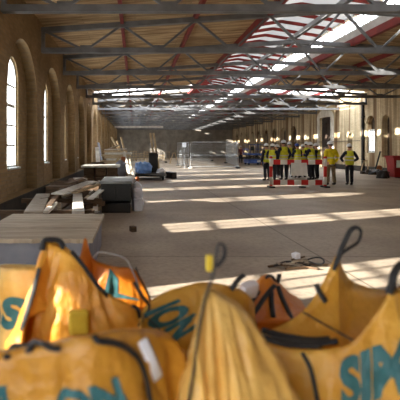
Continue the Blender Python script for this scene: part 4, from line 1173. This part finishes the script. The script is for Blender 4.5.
# bag at the back, right of the peak
bJ = Bag('orange bag with a sloping printed side behind the peaked bag', [(74, 260, 2.52), (80, 256, 2.55), (85.5, 237.5, 2.6), (93, 258, 2.6), (112, 266, 2.55), (135, 270, 2.5), (150, 296, 2.5), (153, 315, 2.6), (140, 285, 2.95), (95, 266, 2.98)], 'deep', 0.7, seed=2, fold=0.014, half=(0.2, 0.2), basec=(-0.12, 2.78), bulge=0.03)
bJ.text('L', (110, 268), (146, 281), (104, 296), (140, 300))
bJ.strap('wire_hanger', [(93, 258, 2.56), (101, 252, 2.54), (124, 258, 2.5), (133, 272, 2.47), (139, 288, 2.45)], 0.004, 'galv', 1.0)
bJ.strap('edge_strap', [(136, 268, 2.47), (141, 278), (148, 292), (151, 306)], 0.012)
# peaked bag on the left
bA = Bag('orange bag drawn up to a tall peak at the back left', [(22, 322, 2.0), (36, 275, 2.06), (44, 246, 2.12), (50, 242, 2.14), (62, 245, 2.14), (76, 256, 2.1), (103, 290, 2.05), (140, 309, 2.06), (150, 322, 2.2), (120, 312, 2.45), (66, 292, 2.5), (24, 306, 2.4)], 'gold', 0.8, seed=3, fold=0.03, bulge=0.06, half=(0.25, 0.21), basec=(-0.26, 2.22))
bA.strap('rim_strap', [(72, 252), (83, 267), (96, 285), (106, 294), (122, 296), (134, 306), (139, 322), (136, 340)], 0.012, flat=0.5)
bA.strap('edge_strap', [(38, 268), (32, 292), (26, 312), (23, 330)], 0.011, 'greyweb')
bA.strap('lifting_loop', [(42, 250, 2.11), (44, 241, 2.13), (52, 239.5, 2.14), (60, 241, 2.15), (64, 249, 2.13)], 0.014, flat=0.4)
# yellow label sewn on
q0, n0 = bA.hit(80, 322); tb_ = MB(); tb_.box(q0 + Vector((0, -0.03, 0.01)), (0.085, 0.05, 0.10), 0.2, 0.012)
tg = tb_.build('sewn_tag', M['yellowtag'], bA.root); tg['label'] = 'yellow folded tag'
# middle bag with turned lettering
bC = Bag('yellow bag in the middle with slanting teal letters on its top flap', [(140, 322, 1.92), (146, 305, 1.96), (165, 292, 2.02), (188, 285, 2.06), (206, 282, 2.1), (238, 288, 2.15), (252, 300, 2.2), (250, 305, 2.36), (205, 300, 2.4), (160, 302, 2.38), (141, 312, 2.2)], 'mid', 0.82, seed=4, fold=0.02, half=(0.23, 0.2), basec=(0.34, 2.14), bulge=0.03)
bC.text('ION', (174, 286), (206, 322), (143, 305), (168, 345))
bC.strap('seam_cord', [(143, 316), (160, 330), (172, 344), (184, 366)], 0.007)
bC.strap('lifting_loop', [(231, 290, 2.12), (235, 284, 2.12), (240, 278, 2.13), (244, 275, 2.14)], 0.017, flat=0.4)
bC.strap('corner_strap', [(134, 282, 1.96), (142, 296, 1.93), (148, 308), (140, 326)], 0.010)
# low bag behind, crossed by straps
bE = Bag('low orange bag crossed by black straps behind the front row', [(232, 316, 2.38), (262, 322, 2.36), (292, 318, 2.4), (304, 306, 2.6), (292, 294, 2.9), (268, 288, 3.0), (240, 294, 2.85)], 'deep', 0.80, seed=5, dome=True, fold=0.02, cen=(0.78, 2.66), half=(0.24, 0.2), basec=(0.78, 2.7), bulge=0.03)
for nm, pts in (('lifting_strap', [(274, 286), (266, 296), (257, 309), (250, 319)]), ('lifting_strap', [(277, 287), (281, 298), (287, 310), (291, 320)]), ('side_strap', [(258, 292), (251, 303), (246, 314)]), ('side_strap', [(271, 292), (271, 304), (273, 318)])):
    bE.strap(nm, pts, 0.014, flat=0.5)
bE.strap('lifting_loop', [(266, 290, 2.62), (265, 281, 2.62), (268, 276, 2.62), (273, 277, 2.62), (276, 284, 2.62), (279, 277, 2.64), (279, 274, 2.64)], 0.013, flat=0.5)
# big bag on the right
bF = Bag('large ochre bag at the right with a tall corner tip and big teal letters', [(254, 338, 1.84), (284, 348, 1.70), (318, 350, 1.62), (350, 343, 1.58), (374, 316, 1.56), (390, 291, 1.56), (398, 288, 1.58), (440, 300, 1.72), (450, 292, 2.1), (410, 285, 2.22), (384, 290, 2.16), (354, 282, 2.12), (344, 270, 2.06), (339, 257, 2.0), (335, 257, 1.99), (322, 284, 1.97), (305, 309, 1.95), (284, 324, 1.93)], 'mid', 0.62, seed=6, fold=0.02, cen=(0.85, 1.85), basec=(0.94, 1.9), half=(0.36, 0.28), bulge=0.03)
bF.text('SIM', (338, 360), (404, 332), (341, 412), (408, 392))
bF.strap('front_strap', [(303, 352), (309, 366), (314, 382), (319, 402)], 0.011, 'greyweb')
bF.strap('lifting_loop', [(333, 270, 1.98), (339, 256, 1.985), (341, 250, 1.99), (346, 239, 2.0), (351, 230, 2.0), (357, 227.5, 2.0), (361, 232, 2.0), (358, 242, 2.0), (348, 249, 1.99), (341, 254, 1.98)], 0.012, flat=0.45)
bF.strap('lifting_loop', [(389, 294, 1.55), (392, 284, 1.56), (394, 274, 1.57), (400, 265, 1.58), (408, 261, 1.6), (412, 268, 1.6), (404, 284, 1.58)], 0.013, flat=0.45)
bF.strap('tip_strap', [(316, 284, 1.955), (320, 293, 1.945), (326, 302, 1.94)], 0.016, 'greyweb', 0.3)
bF.strap('rim_cord', [(303, 312, 1.90), (320, 322, 1.82), (338, 332, 1.72), (354, 341, 1.58)], 0.006)
# pale slumped bag front centre
bD = Bag('pale ochre slumped bag front centre with a thin strap rising from its peak', [(192, 345, 1.27), (199, 310, 1.30), (206, 290, 1.335), (214, 289, 1.345), (226, 296, 1.36), (243, 308, 1.40), (262, 334, 1.42), (282, 370, 1.42), (303, 410, 1.42), (296, 412, 1.56), (255, 350, 1.58), (220, 318, 1.57), (196, 330, 1.5)], 'pale', 0.72, seed=7, fold=0.03, cen=(0.26, 1.45), basec=(0.37, 1.42), half=(0.16, 0.15))
bD.strap('lifting_strap', [(191, 402), (193, 370), (198, 335, 1.265), (204, 303, 1.30), (210, 284, 1.33), (214, 270, 1.335), (216.5, 256, 1.34), (218, 246, 1.34), (221, 243.5, 1.34), (224.5, 248, 1.345), (224, 257, 1.345), (217, 267, 1.34)], 0.0085, flat=0.5)
# front left bag
bB = Bag('ochre bag nearest the camera at the bottom left, dark knotted loops on top', [(-45, 366, 1.26), (0, 353, 1.22), (50, 346, 1.2), (98, 338, 1.2), (132, 331, 1.26), (164, 331, 1.34), (184, 352, 1.38), (176, 348, 1.58), (100, 346, 1.64), (0, 350, 1.64), (-70, 366, 1.55)], 'ochre', 0.95, seed=8, fold=0.016, dome=True, half=(0.35, 0.19), basec=(-0.19, 1.42), bulge=0.035)
bB.text('ON', (52, 391), (118, 374), (60, 424), (127, 408))
bB.text('M', (-28, 392), (7, 384), (-22, 424), (12, 418))
bB.strap('knotted_loop', [(8, 356), (14, 349), (22, 343), (30, 340), (34, 344), (30, 349)], 0.012, flat=0.7)
bB.strap('loop_end', [(32, 345), (42, 346.5), (52, 347), (61, 347.5)], 0.0105, flat=0.7)
bB.strap('side_strap', [(94, 338), (98, 340), (110, 342), (124, 347), (137, 360), (146, 380), (151, 404)], 0.010, flat=0.6)
pt, n_ = bB.hit(147, 356); lbm = MB()
a0, a1 = bB.hit(141, 340)[0], bB.hit(158, 378)[0]  # pale strip down the right of the bag's face
lbm.tube([a0, (a0 + a1) / 2 + n_ * 0.004, a1], 0.016, 8, 0.12, n_); o_ = lbm.build('pale_patch', M['sack'], bB.root, True); o_['label'] = 'pale patch strip'
# black strips added as shade in the big bag's mouth; scraps among the bags
for nm_, pts in (('mouth_shade_strip', [(258, 336, 1.83), (280, 341, 1.76), (306, 344, 1.70), (338, 341, 1.66)]), ('mouth_shade_strip', [(262, 330, 1.86), (284, 336, 1.82), (310, 340, 1.76), (330, 339, 1.74)]), ('mouth_shade_strip', [(268, 339, 1.80), (290, 345, 1.72), (322, 346, 1.66)])):
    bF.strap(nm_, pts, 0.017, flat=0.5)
q = P(246, 286, 2.28); solo('plastic_film', noisy_box(q + Vector((0, 0, -.02)), (0.075, 0.06, 0.075), 0.3, 0.02, 5, 50, 0.3), M['sack'], 'crumpled clear white plastic film on the rim between the two middle bags', 'plastic', None, False)
q = P(209.5, 263, 1.36); b = MB(); b.box(q, (0.022, 0.012, 0.05), 0.3, 0.004); 
tg = b.build('hanging_tag', M['yellowtag'], bD.root); tg['label'] = 'small yellow and white tag'

db = MB(); yd = 1.25  # unseen glazed door, added to let sun onto the bags
o1 = frame_loop(0.89, 1.61, 0.01, 1.91, 4); i1 = frame_loop(0.97, 1.53, 0.12, 1.83, 4)
db.ring(X3(XL - 0.2, o1), X3(XL - 0.2, i1)); db.ring(X3(XL - 0.2, i1), X3(XL - 0.25, i1)); db.box((XL - 0.225, yd, 0.9), (0.04, 0.6, 0.06))
dd = struct('added_sun_door', db, M['white']); gl = MB(); gl.poly(X3(XL - 0.23, i1)); gl.build('glass', glass_mat('sun_dimming_glass', (0.5, 0.48, 0.44), 0.05, 0.25), dd)  # tinted pane tones down the sun through the added door

# ------------------------------------------------------------------ daylight
sun = bpy.data.lights.new('sun', 'SUN'); sun.energy = 16; sun.angle = R(0.8); sun.color = (1.0, 0.94, 0.85)
so = bpy.data.objects.new('sun', sun); COL.objects.link(so)
d = Vector((1, 0.38, 0)).normalized() * math.cos(R(17.8)) + Vector((0, 0, -math.sin(R(17.8))))
so.rotation_euler = d.to_track_quat('-Z', 'Y').to_euler(); so.location = (-30, 0, 30)
W = bpy.data.worlds.new('sky'); S.world = W; W.use_nodes = True
nt = W.node_tree; bg = nt.nodes['Background']
tc = nt.nodes.new('ShaderNodeTexCoord'); sp = nt.nodes.new('ShaderNodeSeparateXYZ'); rp = nt.nodes.new('ShaderNodeValToRGB')
nt.links.new(tc.outputs['Generated'], sp.inputs[0]); nt.links.new(sp.outputs['Z'], rp.inputs['Fac'])
rp.color_ramp.elements[0].position = 0.0; rp.color_ramp.elements[0].color = (0.92, 0.92, 0.90, 1)
rp.color_ramp.elements[1].position = 0.7; rp.color_ramp.elements[1].color = (0.72, 0.80, 0.92, 1)
nt.links.new(rp.outputs['Color'], bg.inputs['Color']); bg.inputs['Strength'].default_value = 4.6

# ------------------------------------------------------------------ camera
cam = bpy.data.cameras.new('camera'); co = bpy.data.objects.new('camera', cam); COL.objects.link(co)
co.location = EYE; co.rotation_euler = (PI / 2, 0, 0)
cam.sensor_width = 36; cam.lens = 36 * F / 400; cam.shift_x = (200 - VX) / 400; cam.shift_y = -(200 - VY) / 400
cam.clip_start = 0.05; cam.clip_end = 300
cam.dof.use_dof = True; cam.dof.focus_distance = 19.0; cam.dof.aperture_fstop = 40.5 / 1000 / 0.016
S.camera = co
S.view_settings.view_transform = 'Standard'; S.view_settings.look = 'None'; S.view_settings.gamma = 1.0; S.view_settings.use_curve_mapping = False
S.view_settings.exposure = 1.15
S.cycles.max_bounces = 8; S.cycles.diffuse_bounces = 5; S.cycles.transparent_max_bounces = 12; S.cycles.sample_clamp_indirect = 6.0
S.cycles.use_denoising = True
